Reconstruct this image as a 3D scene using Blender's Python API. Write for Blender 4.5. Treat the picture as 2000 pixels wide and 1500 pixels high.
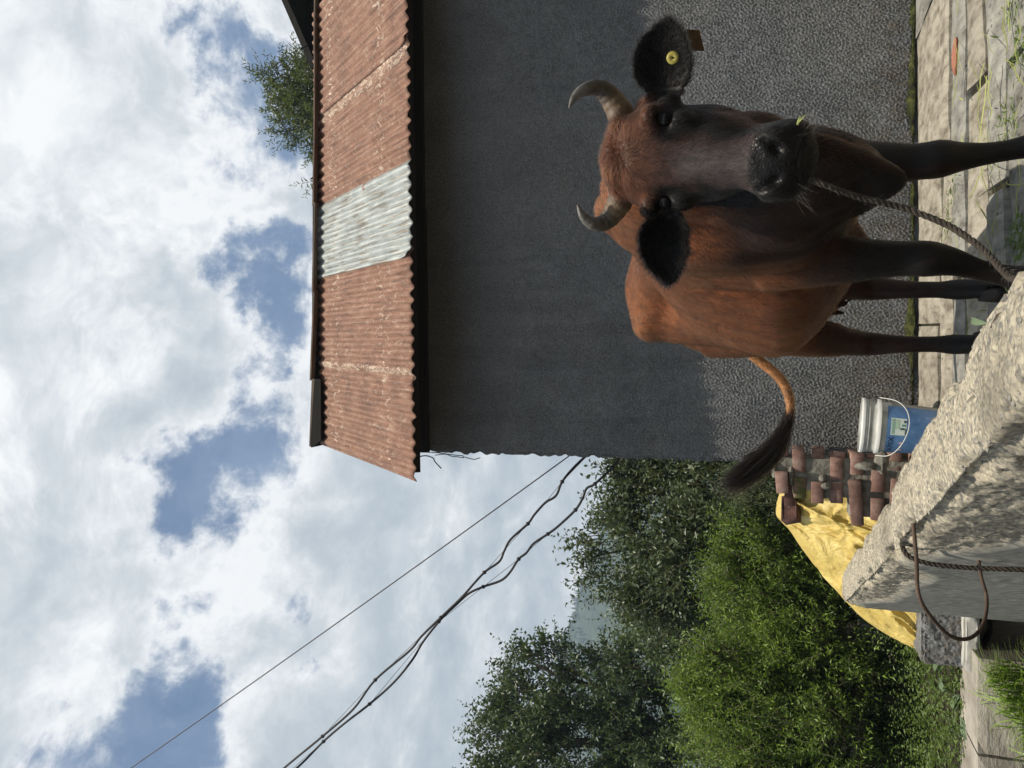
import bpy, bmesh, math, random
import numpy as np
from mathutils import Vector, Matrix

# ------------------------------------------------------------------ camera, sky, sun, exposure
for o in list(bpy.data.objects):
    bpy.data.objects.remove(o, do_unlink=True)
SC = bpy.context.scene
COL = SC.collection
PITCH = math.radians(19.9)
CAMZ = 0.6
cam_d = bpy.data.cameras.new("camera")
cam = bpy.data.objects.new("camera", cam_d)
COL.objects.link(cam)
cam_d.sensor_fit = 'HORIZONTAL'
cam_d.sensor_width = 36.0
cam_d.lens = 27.0
cam_d.clip_start = 0.02
cam_d.clip_end = 6000.0
cam.location = (0, 0, CAMZ)
cam.rotation_mode = 'QUATERNION'
cam.rotation_quaternion = (Matrix.Rotation(math.pi / 2 + PITCH, 3, 'X') @ Matrix.Rotation(-math.pi / 2, 3, 'Z')).to_quaternion()
SC.camera = cam

SUN_DIR = Vector((0.045, -0.316, 1.0)).normalized()      # from the scene towards the sun
sun_d = bpy.data.lights.new("sun", 'SUN')
sun_d.energy = 5.0
sun_d.angle = math.radians(0.55)
sun_d.color = (1.0, 0.91, 0.77)
sun = bpy.data.objects.new("sun", sun_d)
COL.objects.link(sun)
sun.location = (3, -2, 8)
sun.rotation_mode = 'QUATERNION'
sun.rotation_quaternion = SUN_DIR.to_track_quat('Z', 'Y')

SC.view_settings.view_transform = 'Standard'
SC.view_settings.look = 'None'
SC.view_settings.exposure = 0.22
SC.view_settings.gamma = 1.0
SC.view_settings.use_curve_mapping = False
SC.render.engine = 'CYCLES'
SC.cycles.max_bounces = 5
SC.cycles.diffuse_bounces = 3
SC.cycles.glossy_bounces = 2
SC.cycles.transmission_bounces = 3
SC.cycles.transparent_max_bounces = 8
SC.cycles.volume_bounces = 0
try:
    SC.cycles.use_denoising = True
    SC.cycles.denoiser = 'OPENIMAGEDENOISE'
except Exception:
    pass


def nd(nt, kind, ins=None, **props):
    n = nt.nodes.new(kind)
    for k, v in props.items():
        setattr(n, k, v)
    for k, v in (ins or {}).items():
        s = n.inputs[k]
        if isinstance(v, bpy.types.NodeSocket):
            nt.links.new(v, s)
        else:
            s.default_value = v
    return n


def ramp(nt, fac, stops, interp='LINEAR'):
    n = nt.nodes.new('ShaderNodeValToRGB')
    r = n.color_ramp
    r.interpolation = interp
    while len(r.elements) > 1:
        r.elements.remove(r.elements[-1])
    for i, (p, c) in enumerate(stops):
        e = r.elements[0] if i == 0 else r.elements.new(p)
        e.position = p
        if not hasattr(c, '__len__'):
            c = (c, c, c)
        e.color = (c[0], c[1], c[2], 1)
    nt.links.new(fac, n.inputs['Fac'])
    return n.outputs['Color']


def mixc(nt, fac, a, b, mode='MIX'):
    n = nt.nodes.new('ShaderNodeMix')
    n.data_type = 'RGBA'
    n.blend_type = mode
    for sock, v in ((n.inputs[0], fac), (n.inputs[6], a), (n.inputs[7], b)):
        if isinstance(v, bpy.types.NodeSocket):
            nt.links.new(v, sock)
        elif hasattr(v, '__len__'):
            sock.default_value = (v[0], v[1], v[2], 1)
        else:
            sock.default_value = v
    return n.outputs[2]


def mth(nt, op, a, b=0.0, c=0.0, clamp=False):
    n = nt.nodes.new('ShaderNodeMath')
    n.operation = op
    n.use_clamp = clamp
    for i, v in enumerate((a, b, c)):
        if isinstance(v, bpy.types.NodeSocket):
            nt.links.new(v, n.inputs[i])
        else:
            n.inputs[i].default_value = v
    return n.outputs[0]


def noise(nt, vec, scale, detail=6, rough=0.55, dist=0.0):
    return nd(nt, 'ShaderNodeTexNoise', {'Vector': vec, 'Scale': scale, 'Detail': detail, 'Roughness': rough, 'Distortion': dist}).outputs['Fac']


# pixel of the photo (U to the right, V downwards when it is held upright) -> direction / point at a distance y
CP, SP = math.cos(PITCH), math.sin(PITCH)


def ray(U, V):
    d = (V - 1000) / 1500.0
    return np.array([(U - 750) / 1500.0, CP + d * SP, SP - d * CP])


def pty(U, V, y):
    r = ray(U, V)
    return np.array([0, 0, CAMZ]) + r * (y / r[1])


def ptd(U, V, depth):
    return np.array([0, 0, CAMZ]) + ray(U, V) * depth


# ---- sky: physical blue between broken cloud
W = bpy.data.worlds.new("World")
SC.world = W
W.use_nodes = True
wt = W.node_tree
wt.nodes.clear()
w_out = wt.nodes.new('ShaderNodeOutputWorld')
w_bg = wt.nodes.new('ShaderNodeBackground')
w_bg.inputs['Strength'].default_value = 0.1
wt.links.new(w_bg.outputs[0], w_out.inputs[0])
sky = wt.nodes.new('ShaderNodeTexSky')
sky.sky_type = 'NISHITA'
sky.sun_disc = False
sky.sun_elevation = math.asin(SUN_DIR.z)
sky.sun_rotation = math.atan2(SUN_DIR.x, SUN_DIR.y)
sky.altitude = 1500
tc = wt.nodes.new('ShaderNodeTexCoord').outputs['Generated']
sep = nd(wt, 'ShaderNodeSeparateXYZ', {0: tc})
zc = mth(wt, 'MAXIMUM', sep.outputs[2], 0.0)
zd = mth(wt, 'ADD', zc, 0.35)
cx = mth(wt, 'DIVIDE', sep.outputs[0], zd)
cy = mth(wt, 'DIVIDE', sep.outputs[1], zd)
cv = nd(wt, 'ShaderNodeCombineXYZ', {0: cx, 1: cy, 2: 0.37}).outputs[0]
warp = nd(wt, 'ShaderNodeTexNoise', {'Vector': cv, 'Scale': 3.0, 'Detail': 4.0}).outputs['Color']
wsub = nd(wt, 'ShaderNodeVectorMath', {0: warp, 1: (0.5, 0.5, 0.5)}, operation='SUBTRACT').outputs[0]
wscl = nd(wt, 'ShaderNodeVectorMath', {0: wsub, 'Scale': 0.22}, operation='SCALE').outputs[0]
cvw = nd(wt, 'ShaderNodeVectorMath', {0: cv, 1: wscl}, operation='ADD').outputs[0]
n_big = noise(wt, cvw, 2.1, 8, 0.6)
n_fine = noise(wt, cvw, 6.5, 12, 0.66)
cover = mth(wt, 'MULTIPLY_ADD', mth(wt, 'SUBTRACT', n_fine, 0.5), 1.15, mth(wt, 'MULTIPLY', mth(wt, 'SUBTRACT', n_big, 0.5), 0.75))
cover = mth(wt, 'ADD', cover, 0.70)
# directions are bent a little so that the breaks get ragged outlines
bend_n = nd(wt, 'ShaderNodeTexNoise', {'Vector': tc, 'Scale': 7.0, 'Detail': 7.0, 'Roughness': 0.62}).outputs['Color']
bend_n = nd(wt, 'ShaderNodeVectorMath', {0: nd(wt, 'ShaderNodeVectorMath', {0: bend_n, 1: (0.5, 0.5, 0.5)}, operation='SUBTRACT').outputs[0], 'Scale': 0.26}, operation='SCALE').outputs[0]
tcb = nd(wt, 'ShaderNodeVectorMath', {0: tc, 1: bend_n}, operation='ADD').outputs[0]
# breaks in the cloud: a direction, its angular radius and its depth (stretched along one axis by chaining)
BREAKS = [(640, 520, .06, .22), (610, 570, .05, .18), (470, 500, .05, .14), (735, 500, .05, .2), (810, 545, .05, .22), (890, 590, .05, .2), (980, 540, .05, .2), (1150, 440, .04, .13), (1270, 490, .05, .2), (1380, 440, .05, .2), (1450, 380, .05, .18), (110, 300, .07, .22), (230, 370, .05, .18), (570, 425, .075, .32), (595, 500, .075, .30), (520, 520, .06, .20), (500, 600, .05, .14), (690, 540, .055, .20),
          (770, 525, .045, .20), (850, 560, .055, .26), (930, 560, .06, .27), (1000, 500, .05, .24),
          (940, 590, .05, .16), (1220, 485, .06, .24), (1190, 520, .03, .12), (1330, 460, .055, .24), (1420, 420, .055, .24), (1110, 380, .035, .14),
          (150, 330, .065, .26), (70, 300, .075, .26), (20, 260, .09, .24), (280, 400, .05, .19), (300, 560, .05, .20), (380, 470, .05, .14)]
acc = None
for (u, v, rad, dep) in BREAKS:
    r_ = ray(u, v)
    r_ = r_ / np.linalg.norm(r_)
    dot = nd(wt, 'ShaderNodeVectorMath', {0: tcb, 1: tuple(r_)}, operation='DISTANCE').outputs['Value']
    g = mth(wt, 'POWER', mth(wt, 'DIVIDE', dot, rad), 2.0)
    g = mth(wt, 'MULTIPLY', mth(wt, 'EXPONENT', mth(wt, 'MULTIPLY', g, -1.0)), dep * 2.75)
    acc = g if acc is None else mth(wt, 'MAXIMUM', acc, g)
cover = mth(wt, 'SUBTRACT', cover, acc)
mask = nd(wt, 'ShaderNodeMapRange', {'Value': cover, 'From Min': 0.08, 'From Max': 0.56}, interpolation_type='SMOOTHERSTEP').outputs[0]
# cloud brightness: grey undersides, bright lit edges
shade_n = noise(wt, cvw, 1.7, 7, 0.55)
edge = nd(wt, 'ShaderNodeMapRange', {'Value': cover, 'From Min': 0.42, 'From Max': 0.80, 'To Min': 1.0, 'To Max': 0.0}).outputs[0]
sh = mth(wt, 'ADD', mth(wt, 'MULTIPLY', shade_n, 0.95), mth(wt, 'MULTIPLY', edge, 0.34))
# lit from above: compare the cloud with itself a little nearer the sun
cvo = nd(wt, 'ShaderNodeVectorMath', {0: cvw, 1: (0.03, -0.055, 0.0)}, operation='ADD').outputs[0]
n_lit = mth(wt, 'SUBTRACT', n_fine, noise(wt, cvo, 6.5, 12, 0.66))
n_lit2 = mth(wt, 'SUBTRACT', n_big, noise(wt, nd(wt, 'ShaderNodeVectorMath', {0: cvw, 1: (0.07, -0.15, 0.0)}, operation='ADD').outputs[0], 2.1, 8, 0.6))
sh = mth(wt, 'ADD', sh, mth(wt, 'ADD', mth(wt, 'MULTIPLY', n_lit, 1.25), mth(wt, 'MULTIPLY', n_lit2, 1.1)))
ccol = ramp(wt, sh, [(0.30, (3.9, 4.4, 4.85)), (0.50, (4.9, 5.35, 5.7)), (0.66, (6.2, 6.5, 6.7)), (0.90, (9.0, 9.0, 8.95))])
blue = mixc(wt, 1.0, sky.outputs[0], (0.88, 1.0, 1.06), 'MULTIPLY')
blue = mixc(wt, mth(wt, 'MULTIPLY_ADD', n_fine, 0.9, -0.28, clamp=True), blue, (4.4, 5.3, 6.6))
skyc = mixc(wt, mask, blue, ccol)
wt.links.new(skyc, w_bg.inputs['Color'])

# ------------------------------------------------------------------ helpers
RNG = np.random.default_rng(7)
random.seed(7)
WL = {}          # world location of every parent object


def _h(i, j, k, seed):
    h = (i.astype(np.uint32) * np.uint32(73856093)) ^ (j.astype(np.uint32) * np.uint32(19349663)) ^ (k.astype(np.uint32) * np.uint32(83492791)) ^ np.uint32((seed * 2654435761) & 0xffffffff)
    h ^= h >> np.uint32(13)
    h = h * np.uint32(1274126177)
    h ^= h >> np.uint32(16)
    return (h & np.uint32(0xffffff)).astype(np.float64) / float(0xffffff)


def vnoise(p, seed=0):
    p = np.asarray(p, float)
    i = np.floor(p).astype(np.int64)
    f = p - i
    f = f * f * (3 - 2 * f)
    out = 0
    for dx in (0, 1):
        wx = f[:, 0] if dx else 1 - f[:, 0]
        for dy in (0, 1):
            wy = f[:, 1] if dy else 1 - f[:, 1]
            for dz in (0, 1):
                wz = f[:, 2] if dz else 1 - f[:, 2]
                out = out + wx * wy * wz * _h(i[:, 0] + dx, i[:, 1] + dy, i[:, 2] + dz, seed)
    return out * 2 - 1


def fbm(p, scale, octaves=4, seed=0, gain=0.5):
    p = np.asarray(p, float) * scale
    a, s, out = 1.0, 0.0, 0
    for o in range(octaves):
        out = out + a * vnoise(p + 17.3 * o, seed + o)
        s += a
        a *= gain
        p = p * 2.03
    return out / s


def tag(o, label=None, cat=None, group=None, kind=None):
    if label: o['label'] = label
    if cat: o['category'] = cat
    if group: o['group'] = group
    if kind: o['kind'] = kind
    return o


def place(o, parent=None, loc=(0, 0, 0)):
    COL.objects.link(o)
    loc = np.array(loc, float)
    if parent is not None:
        o.parent = parent
        o.location = loc - WL[parent.name]
    else:
        o.location = loc
    WL[o.name] = loc
    return o


def empty(name, loc, label=None, cat=None, group=None):
    o = bpy.data.objects.new(name, None)
    o.empty_display_size = 0.1
    place(o, None, loc)
    return tag(o, label, cat, group)


def make_mesh(name, v, f, m=None, smooth=False):
    me = bpy.data.meshes.new(name)
    v = np.asarray(v, np.float32).reshape(-1, 3)
    if isinstance(f, np.ndarray) and f.ndim == 2:
        nf, k = f.shape
        me.vertices.add(len(v))
        me.vertices.foreach_set('co', v.ravel())
        me.loops.add(nf * k)
        me.loops.foreach_set('vertex_index', f.astype(np.int32).ravel())
        me.polygons.add(nf)
        me.polygons.foreach_set('loop_start', np.arange(0, nf * k, k, dtype=np.int32))
        me.polygons.foreach_set('loop_total', np.full(nf, k, np.int32))
        me.update(calc_edges=True)
        me.validate()
    else:
        me.from_pydata([tuple(map(float, q)) for q in v], [], [tuple(int(i) for i in q) for q in f])
        me.update()
    if m is not None:
        me.materials.append(m)
    if smooth:
        me.polygons.foreach_set('use_smooth', np.ones(len(me.polygons), bool))
    return me


def obj(name, v, f, m, parent=None, smooth=False, loc=(0, 0, 0)):
    o = bpy.data.objects.new(name, make_mesh(name, v, f, m, smooth))
    return place(o, parent, loc)


class MB:
    """collects shapes of ONE part"""
    def __init__(s): s.v, s.f, s.n = [], [], 0

    def add(s, v, f):
        v = np.asarray(v, float).reshape(-1, 3)
        s.v.append(v)
        s.f += [tuple(int(i) + s.n for i in q) for q in f]
        s.n += len(v)
        return s

    def box(s, c, d, rot=None):
        c, d = np.array(c, float), np.array(d, float) / 2
        q = np.array([[x, y, z] for x in (-1, 1) for y in (-1, 1) for z in (-1, 1)], float) * d
        if rot is not None:
            q = q @ np.array(rot).T
        return s.add(q + c, [(0, 1, 3, 2), (4, 6, 7, 5), (0, 4, 5, 1), (2, 3, 7, 6), (0, 2, 6, 4), (1, 5, 7, 3)])

    def prism(s, poly, ax):
        """polygon (n,3) swept along the vector ax"""
        p = np.asarray(poly, float)
        n = len(p)
        f = [tuple(range(n))[::-1], tuple(range(n, 2 * n))] + [(i, (i + 1) % n, n + (i + 1) % n, n + i) for i in range(n)]
        return s.add(np.vstack([p, p + np.array(ax, float)]), f)

    def tube(s, pts, rad, seg=8, cap=True):
        v, f = tube(pts, rad, seg, cap)
        return s.add(v, f)

    def build(s, name, m, parent=None, smooth=False, loc=(0, 0, 0)):
        return obj(name, np.vstack(s.v), s.f, m, parent, smooth, loc)


def catmull(p, n):
    """n points along the Catmull-Rom curve through the rows of p (any dimension)"""
    p = np.asarray(p, float)
    k = len(p)
    e = np.concatenate([2 * p[:1] - p[1:2], p, 2 * p[-1:] - p[-2:-1]])
    t = np.linspace(0, k - 1, n)
    i = np.minimum(t.astype(int), k - 2)
    u = (t - i).reshape((-1,) + (1,) * (p.ndim - 1))
    a, b, c, d = e[i], e[i + 1], e[i + 2], e[i + 3]
    return 0.5 * ((2 * b) + (-a + c) * u + (2 * a - 5 * b + 4 * c - d) * u ** 2 + (-a + 3 * b - 3 * c + d) * u ** 3)


def frames(p):
    t = np.gradient(p, axis=0)
    t /= np.linalg.norm(t, axis=1)[:, None] + 1e-12
    up = np.array([0, 0, 1.0]) if abs(t[0][2]) < 0.9 else np.array([1.0, 0, 0])
    n = np.cross(t[0], up)
    n /= np.linalg.norm(n)
    N = [n]
    for k in range(1, len(p)):
        n = N[-1] - t[k] * np.dot(N[-1], t[k])
        N.append(n / (np.linalg.norm(n) + 1e-12))
    N = np.array(N)
    return t, N, np.cross(t, N)


def tube(pts, rad, seg=8, cap=True):
    p = np.asarray(pts, float)
    r = np.full(len(p), rad, float) if np.isscalar(rad) else np.asarray(rad, float)
    t, n, b = frames(p)
    a = np.linspace(0, 2 * math.pi, seg, endpoint=False)
    v = p[:, None] + r[:, None, None] * (np.cos(a)[None, :, None] * n[:, None] + np.sin(a)[None, :, None] * b[:, None])
    m = len(p)
    f = []
    for i in range(m - 1):
        for j in range(seg):
            k = (j + 1) % seg
            f.append((i * seg + j, i * seg + k, (i + 1) * seg + k, (i + 1) * seg + j))
    v = v.reshape(-1, 3)
    if cap:
        f.append(tuple(range(seg))[::-1])
        f.append(tuple((m - 1) * seg + j for j in range(seg)))
    return v, f


def loft(rings):
    R = np.asarray(rings, float)
    m, s = R.shape[:2]
    f = []
    for i in range(m - 1):
        for j in range(s):
            k = (j + 1) % s
            f.append((i * s + j, i * s + k, (i + 1) * s + k, (i + 1) * s + j))
    f.append(tuple(range(s))[::-1])
    f.append(tuple((m - 1) * s + j for j in range(s)))
    return R.reshape(-1, 3), f


def gridf(nu, nv, wrap=False):
    i, j = np.meshgrid(np.arange(nu - 1), np.arange(nv if wrap else nv - 1), indexing='ij')
    k = (j + 1) % nv
    return np.stack([i * nv + j, i * nv + k, (i + 1) * nv + k, (i + 1) * nv + j], -1).reshape(-1, 4)


def lathe(prof, seg=40, ang=(0, 2 * math.pi)):
    """profile rows (radius, z) -> vertices, faces"""
    p = np.asarray(prof, float)
    full = abs(ang[1] - ang[0] - 2 * math.pi) < 1e-6
    a = np.linspace(ang[0], ang[1], seg, endpoint=not full)
    v = np.stack([p[:, None, 0] * np.cos(a), p[:, None, 0] * np.sin(a), np.repeat(p[:, 1:2], len(a), 1)], -1).reshape(-1, 3)
    return v, gridf(len(p), len(a), full)


# ------------------------------------------------------------------ materials
MATS = {}


def new_mat(name):
    m = bpy.data.materials.new(name)
    m.use_nodes = True
    nt = m.node_tree
    b = nt.nodes['Principled BSDF']
    MATS[name] = m
    return m, nt, b


def local_vec(nt, rnd=False, scale=(1, 1, 1)):
    t = nt.nodes.new('ShaderNodeTexCoord').outputs['Object']
    if rnd:
        oi = nt.nodes.new('ShaderNodeObjectInfo')
        off = nd(nt, 'ShaderNodeVectorMath', {0: (37.1, 51.7, 23.3), 'Scale': oi.outputs['Random']}, operation='SCALE').outputs[0]
        t = nd(nt, 'ShaderNodeVectorMath', {0: t, 1: off}, operation='ADD').outputs[0]
    if scale != (1, 1, 1):
        t = nd(nt, 'ShaderNodeVectorMath', {0: t, 1: scale}, operation='MULTIPLY').outputs[0]
    return t


def set_bump(nt, b, height, strength=0.5, dist=0.01):
    bp = nd(nt, 'ShaderNodeBump', {'Height': height, 'Strength': strength, 'Distance': dist})
    nt.links.new(bp.outputs[0], b.inputs['Normal'])


def rough_mat(name, stops, scale=6.0, detail=8, rough=0.9, bump=0.4, bscale=60, bdist=0.004, rnd=False, vscale=(1, 1, 1), rndval=0.0, spec=0.3, speck=None):
    m, nt, b = new_mat(name)
    v = local_vec(nt, rnd, vscale)
    c = ramp(nt, noise(nt, v, scale, detail, 0.6), stops)
    if speck:
        vor = nd(nt, 'ShaderNodeTexVoronoi', {'Vector': v, 'Scale': speck[0]})
        k = ramp(nt, vor.outputs['Color'], [(0.0, 0.0), (speck[1], 0.0), (min(1, speck[1] + 0.1), 1.0)])
        c = mixc(nt, k, c, speck[2])
    if rndval:
        oi = nt.nodes.new('ShaderNodeObjectInfo')
        k = mth(nt, 'MULTIPLY_ADD', oi.outputs['Random'], 2 * rndval, 1 - rndval)
        kk = nd(nt, 'ShaderNodeCombineXYZ', {0: k, 1: k, 2: k}).outputs[0]
        c = mixc(nt, 1.0, c, kk, 'MULTIPLY')
    nt.links.new(c, b.inputs['Base Color'])
    b.inputs['Roughness'].default_value = rough
    b.inputs['Specular IOR Level'].default_value = spec
    if bump:
        set_bump(nt, b, noise(nt, v, bscale, 6, 0.65), bump, bdist)
    return m


def plain(name, col, rough=0.6, metal=0.0, spec=0.4):
    m, nt, b = new_mat(name)
    b.inputs['Base Color'].default_value = (*col, 1)
    b.inputs['Roughness'].default_value = rough
    b.inputs['Metallic'].default_value = metal
    b.inputs['Specular IOR Level'].default_value = spec
    return m
# ------------------------------------------------------------------ setting: ground, terrace, bank, hill
M_SOIL = rough_mat('soil', [(0.3, (.045, .035, .024)), (0.6, (.085, .068, .045)), (0.8, (.12, .10, .07))], 9, bump=.7, bscale=30, bdist=.02)
M_DARKSOIL = rough_mat('leaf_litter', [(0.3, (.02, .018, .010)), (0.6, (.035, .032, .017)), (0.8, (.05, .045, .024))], 14, bump=.8, bscale=40, bdist=.02)

LOW = -1.0
n = 61
gx = np.sign(np.linspace(-1, 1, n)) * np.abs(np.linspace(-1, 1, n)) ** 3 * 3000
X, Y = np.meshgrid(gx, gx, indexing='ij')
R_ = np.hypot(X, Y)
Z = np.full_like(X, LOW) - 0.0
Z += np.clip((R_ - 40) / 500, 0, 1) * 6 * fbm(np.stack([X, Y, 0 * X], -1).reshape(-1, 3), 0.008, 4).reshape(X.shape)
tag(obj('ground', np.stack([X, Y, Z], -1).reshape(-1, 3), gridf(n, n), M_SOIL, None, True), kind='structure')

# terrace (earth body the paving lies on), its left side is a roughcast retaining wall
DIR = np.array([-0.317, 0.948, 0.0]); DIR /= np.linalg.norm(DIR)
PERP = np.array([DIR[1], -DIR[0], 0.0])           # to the right of the parapet
PW0 = np.array([-0.048, 1.016, 0.0])              # a point under its left top edge
PTOP = 0.35
t0 = PW0 - DIR * 1.25 + PERP * 0.10
t1 = PW0 + DIR * 3.30 + PERP * 0.10
poly = np.array([[t0[0], t0[1], 0], [6.0, t0[1], 0], [6.0, 5.2, 0], [-1.30, 5.2, 0], [t1[0], t1[1], 0]])
poly[:, 2] = LOW - 0.05
mb = MB().prism(poly, (0, 0, -0.035 - (LOW - 0.05)))
tag(mb.build('terrace', M_SOIL), kind='structure')

# planted bank to the left, lower than the terrace, rising behind
n1, n2 = 120, 110
xs = np.linspace(-14, 9.0, n1); ys = np.linspace(4.42, 30, n2)
X, Y = np.meshgrid(xs, ys, indexing='ij')
Z = -0.30 + 0.02 * (Y - 4.4) + 0.06 * fbm(np.stack([X, Y, 0 * X], -1).reshape(-1, 3), 1.3, 4, 3).reshape(X.shape)
Z = np.where((X > -1.32) & (Y < 12) , np.minimum(Z, -0.35), Z)
tag(obj('bank', np.stack([X, Y, Z], -1).reshape(-1, 3), gridf(n1, n2)[:, ::-1], M_DARKSOIL, None, True), kind='structure')

# far hill
def hill():
    m, nt, b = new_mat('forest_hill')
    v = local_vec(nt)
    c = ramp(nt, noise(nt, v, 0.09, 8, .7), [(0.35, (.02, .035, .018)), (0.65, (.06, .085, .04))])
    nt.links.new(c, b.inputs['Base Color'])
    b.inputs['Roughness'].default_value = 0.95
    set_bump(nt, b, noise(nt, v, 0.22, 5, .6), 0.9, 3.0)
    # ridge follows a rising skyline to the left
    n1, n2 = 170, 46
    u = np.linspace(-560, 330, n1)
    k = np.linspace(0, 1, n2)
    ridge = np.interp(u, [-560, -420, -260, -170, -100, -60, 0, 120, 330], [120, 136, 138, 130, 106, 90, 78, 60, 36])
    ridge = ridge * 1.06 + 4 * fbm(np.stack([u, 0 * u, 0 * u], -1), .05, 4, 5)
    Xh = np.repeat(u[:, None], n2, 1)
    Yh = 250 + 230 * k[None, :] + 0 * Xh
    prof = np.sin(np.clip(k, 0, 1) * math.pi * 0.5) ** 1.1
    Zh = LOW - 6 + (ridge[:, None] - LOW + 6) * prof[None, :]
    Zh += 5 * fbm(np.stack([Xh, Yh, 0 * Xh], -1).reshape(-1, 3), .03, 4, 9).reshape(Xh.shape) * np.minimum(1, 3 * k)[None, :] * (1 - k[None, :] * .7)
    # back slope
    Xb = Xh[:, ::-1]; Yb = 480 + 160 * (1 - k[::-1])[None, :] + 0 * Xb
    V1 = np.stack([Xh, Yh, Zh], -1)
    V2 = np.stack([Xh, 480 + 200 * k[None, :] + 0 * Xh, Zh[:, -1:] * (1 - k[None, :]) + (LOW - 6) * k[None, :]], -1)
    V = np.concatenate([V1, V2[:, 1:]], 1)
    o = tag(obj('hill', V.reshape(-1, 3), gridf(n1, V.shape[1])[:, ::-1], m, None, True), kind='structure')
    # conifer tops that roughen the skyline: a far-off wood
    vs, fs = [], []
    cnt = 0
    rng = np.random.default_rng(3)
    for q in range(4200):
        x = rng.uniform(-420, 150)
        kk = 1 - rng.random() ** 2 * 0.6
        i = int(np.searchsorted(u, x)); j = int(kk * (n2 - 1))
        base = V1[min(i, n1 - 1), j]
        h = rng.uniform(3, 6.5) * (1.0 if rng.random() > .2 else 1.4)
        r = h * rng.uniform(.16, .25)
        seg = 5
        for lay in range(3):
            z0, z1, rr = h * (.1 + .27 * lay), h * (.5 + .25 * lay), r * (1 - .27 * lay)
            a = np.linspace(0, 2 * math.pi, seg, endpoint=False) + rng.random()
            ring = np.stack([x + rr * np.cos(a), base[1] + rr * np.sin(a), np.full(seg, base[2] - 1 + z0)], -1)
            vs.append(np.vstack([ring, [[x, base[1], base[2] - 1 + z1]]]))
            fs += [(cnt + s, cnt + (s + 1) % seg, cnt + seg) for s in range(seg)]
            cnt += seg + 1
    obj('wood', np.vstack(vs), np.array(fs), m, None)
    bpy.data.objects['wood']['kind'] = 'stuff'
    tag(bpy.data.objects['wood'], 'dark conifer wood on the hazy hill', 'wood')
hill()

# ------------------------------------------------------------------ house
WL0 = np.array([-0.437, 4.47, 0.0])                # left front corner of the wall
WE = np.array([2.95, 4.38, 0.0]) - WL0; WLEN = float(np.linalg.norm(WE)); WE /= WLEN
WN = np.array([WE[1], -WE[0], 0.0])                # outward normal (towards the camera)
HTOP = 3.0

def roughcast(name, base_stops, spray):
    m, nt, b = new_mat(name)
    v = local_vec(nt)
    c = ramp(nt, noise(nt, v, 3.0, 8, .6), base_stops)
    c2 = ramp(nt, noise(nt, v, 150, 3, .6), [(0.3, .45), (0.7, 1.45)])
    stn = noise(nt, nd(nt, 'ShaderNodeVectorMath', {0: v, 1: (5.5, 5.5, .55)}, operation='MULTIPLY').outputs[0], 1.0, 6, .6)
    c = mixc(nt, ramp(nt, stn, [(.52, 0), (.72, .45)]), c, (.075, .078, .081))
    c = mixc(nt, ramp(nt, noise(nt, v, 1.1, 5, .6), [(.50, 0), (.70, .5)]), c, (.165, .158, .145))
    c = mixc(nt, 1.0, c, c2, 'MULTIPLY')
    gr = ramp(nt, noise(nt, v, 420, 2, .5), [(0.58, 0), (0.68, 1)])
    c = mixc(nt, mth(nt, 'MULTIPLY', gr, spray), c, (.50, .47, .41))
    # mud splashed up from the paving, and a few old damp runs
    zz_ = nd(nt, 'ShaderNodeSeparateXYZ', {0: v}).outputs[2]
    spl = mth(nt, 'MULTIPLY', ramp(nt, zz_, [(.0, 1.0), (.12, .75), (.42, 0)]), ramp(nt, noise(nt, v, 13, 7, .7), [(.42, 0), (.60, .75)]))
    c = mixc(nt, spl, c, (.10, .082, .058))
    run = noise(nt, nd(nt, 'ShaderNodeVectorMath', {0: v, 1: (13, 13, .7)}, operation='MULTIPLY').outputs[0], 1.0, 4, .6)
    c = mixc(nt, ramp(nt, run, [(.60, 0), (.72, .40)]), c, (.20, .195, .185))
    nt.links.new(c, b.inputs['Base Color'])
    b.inputs['Roughness'].default_value = .92
    b.inputs['Specular IOR Level'].default_value = .2
    set_bump(nt, b, noise(nt, v, 260, 4, .6), .5, .002)
    return m

M_CAST = roughcast('roughcast_plaster', [(0.3, (.115, .121, .128)), (0.7, (.175, .181, .187))], .45)
M_PLANK_SHADE = rough_mat('plank_and_shade', [(0.3, (.007, .006, .0055)), (0.7, (.022, .019, .016))], 4, vscale=(.6, 8, 8), bump=.4, bscale=30)  # dark planks; its blackness also stands in for shade under the upper roof

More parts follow.
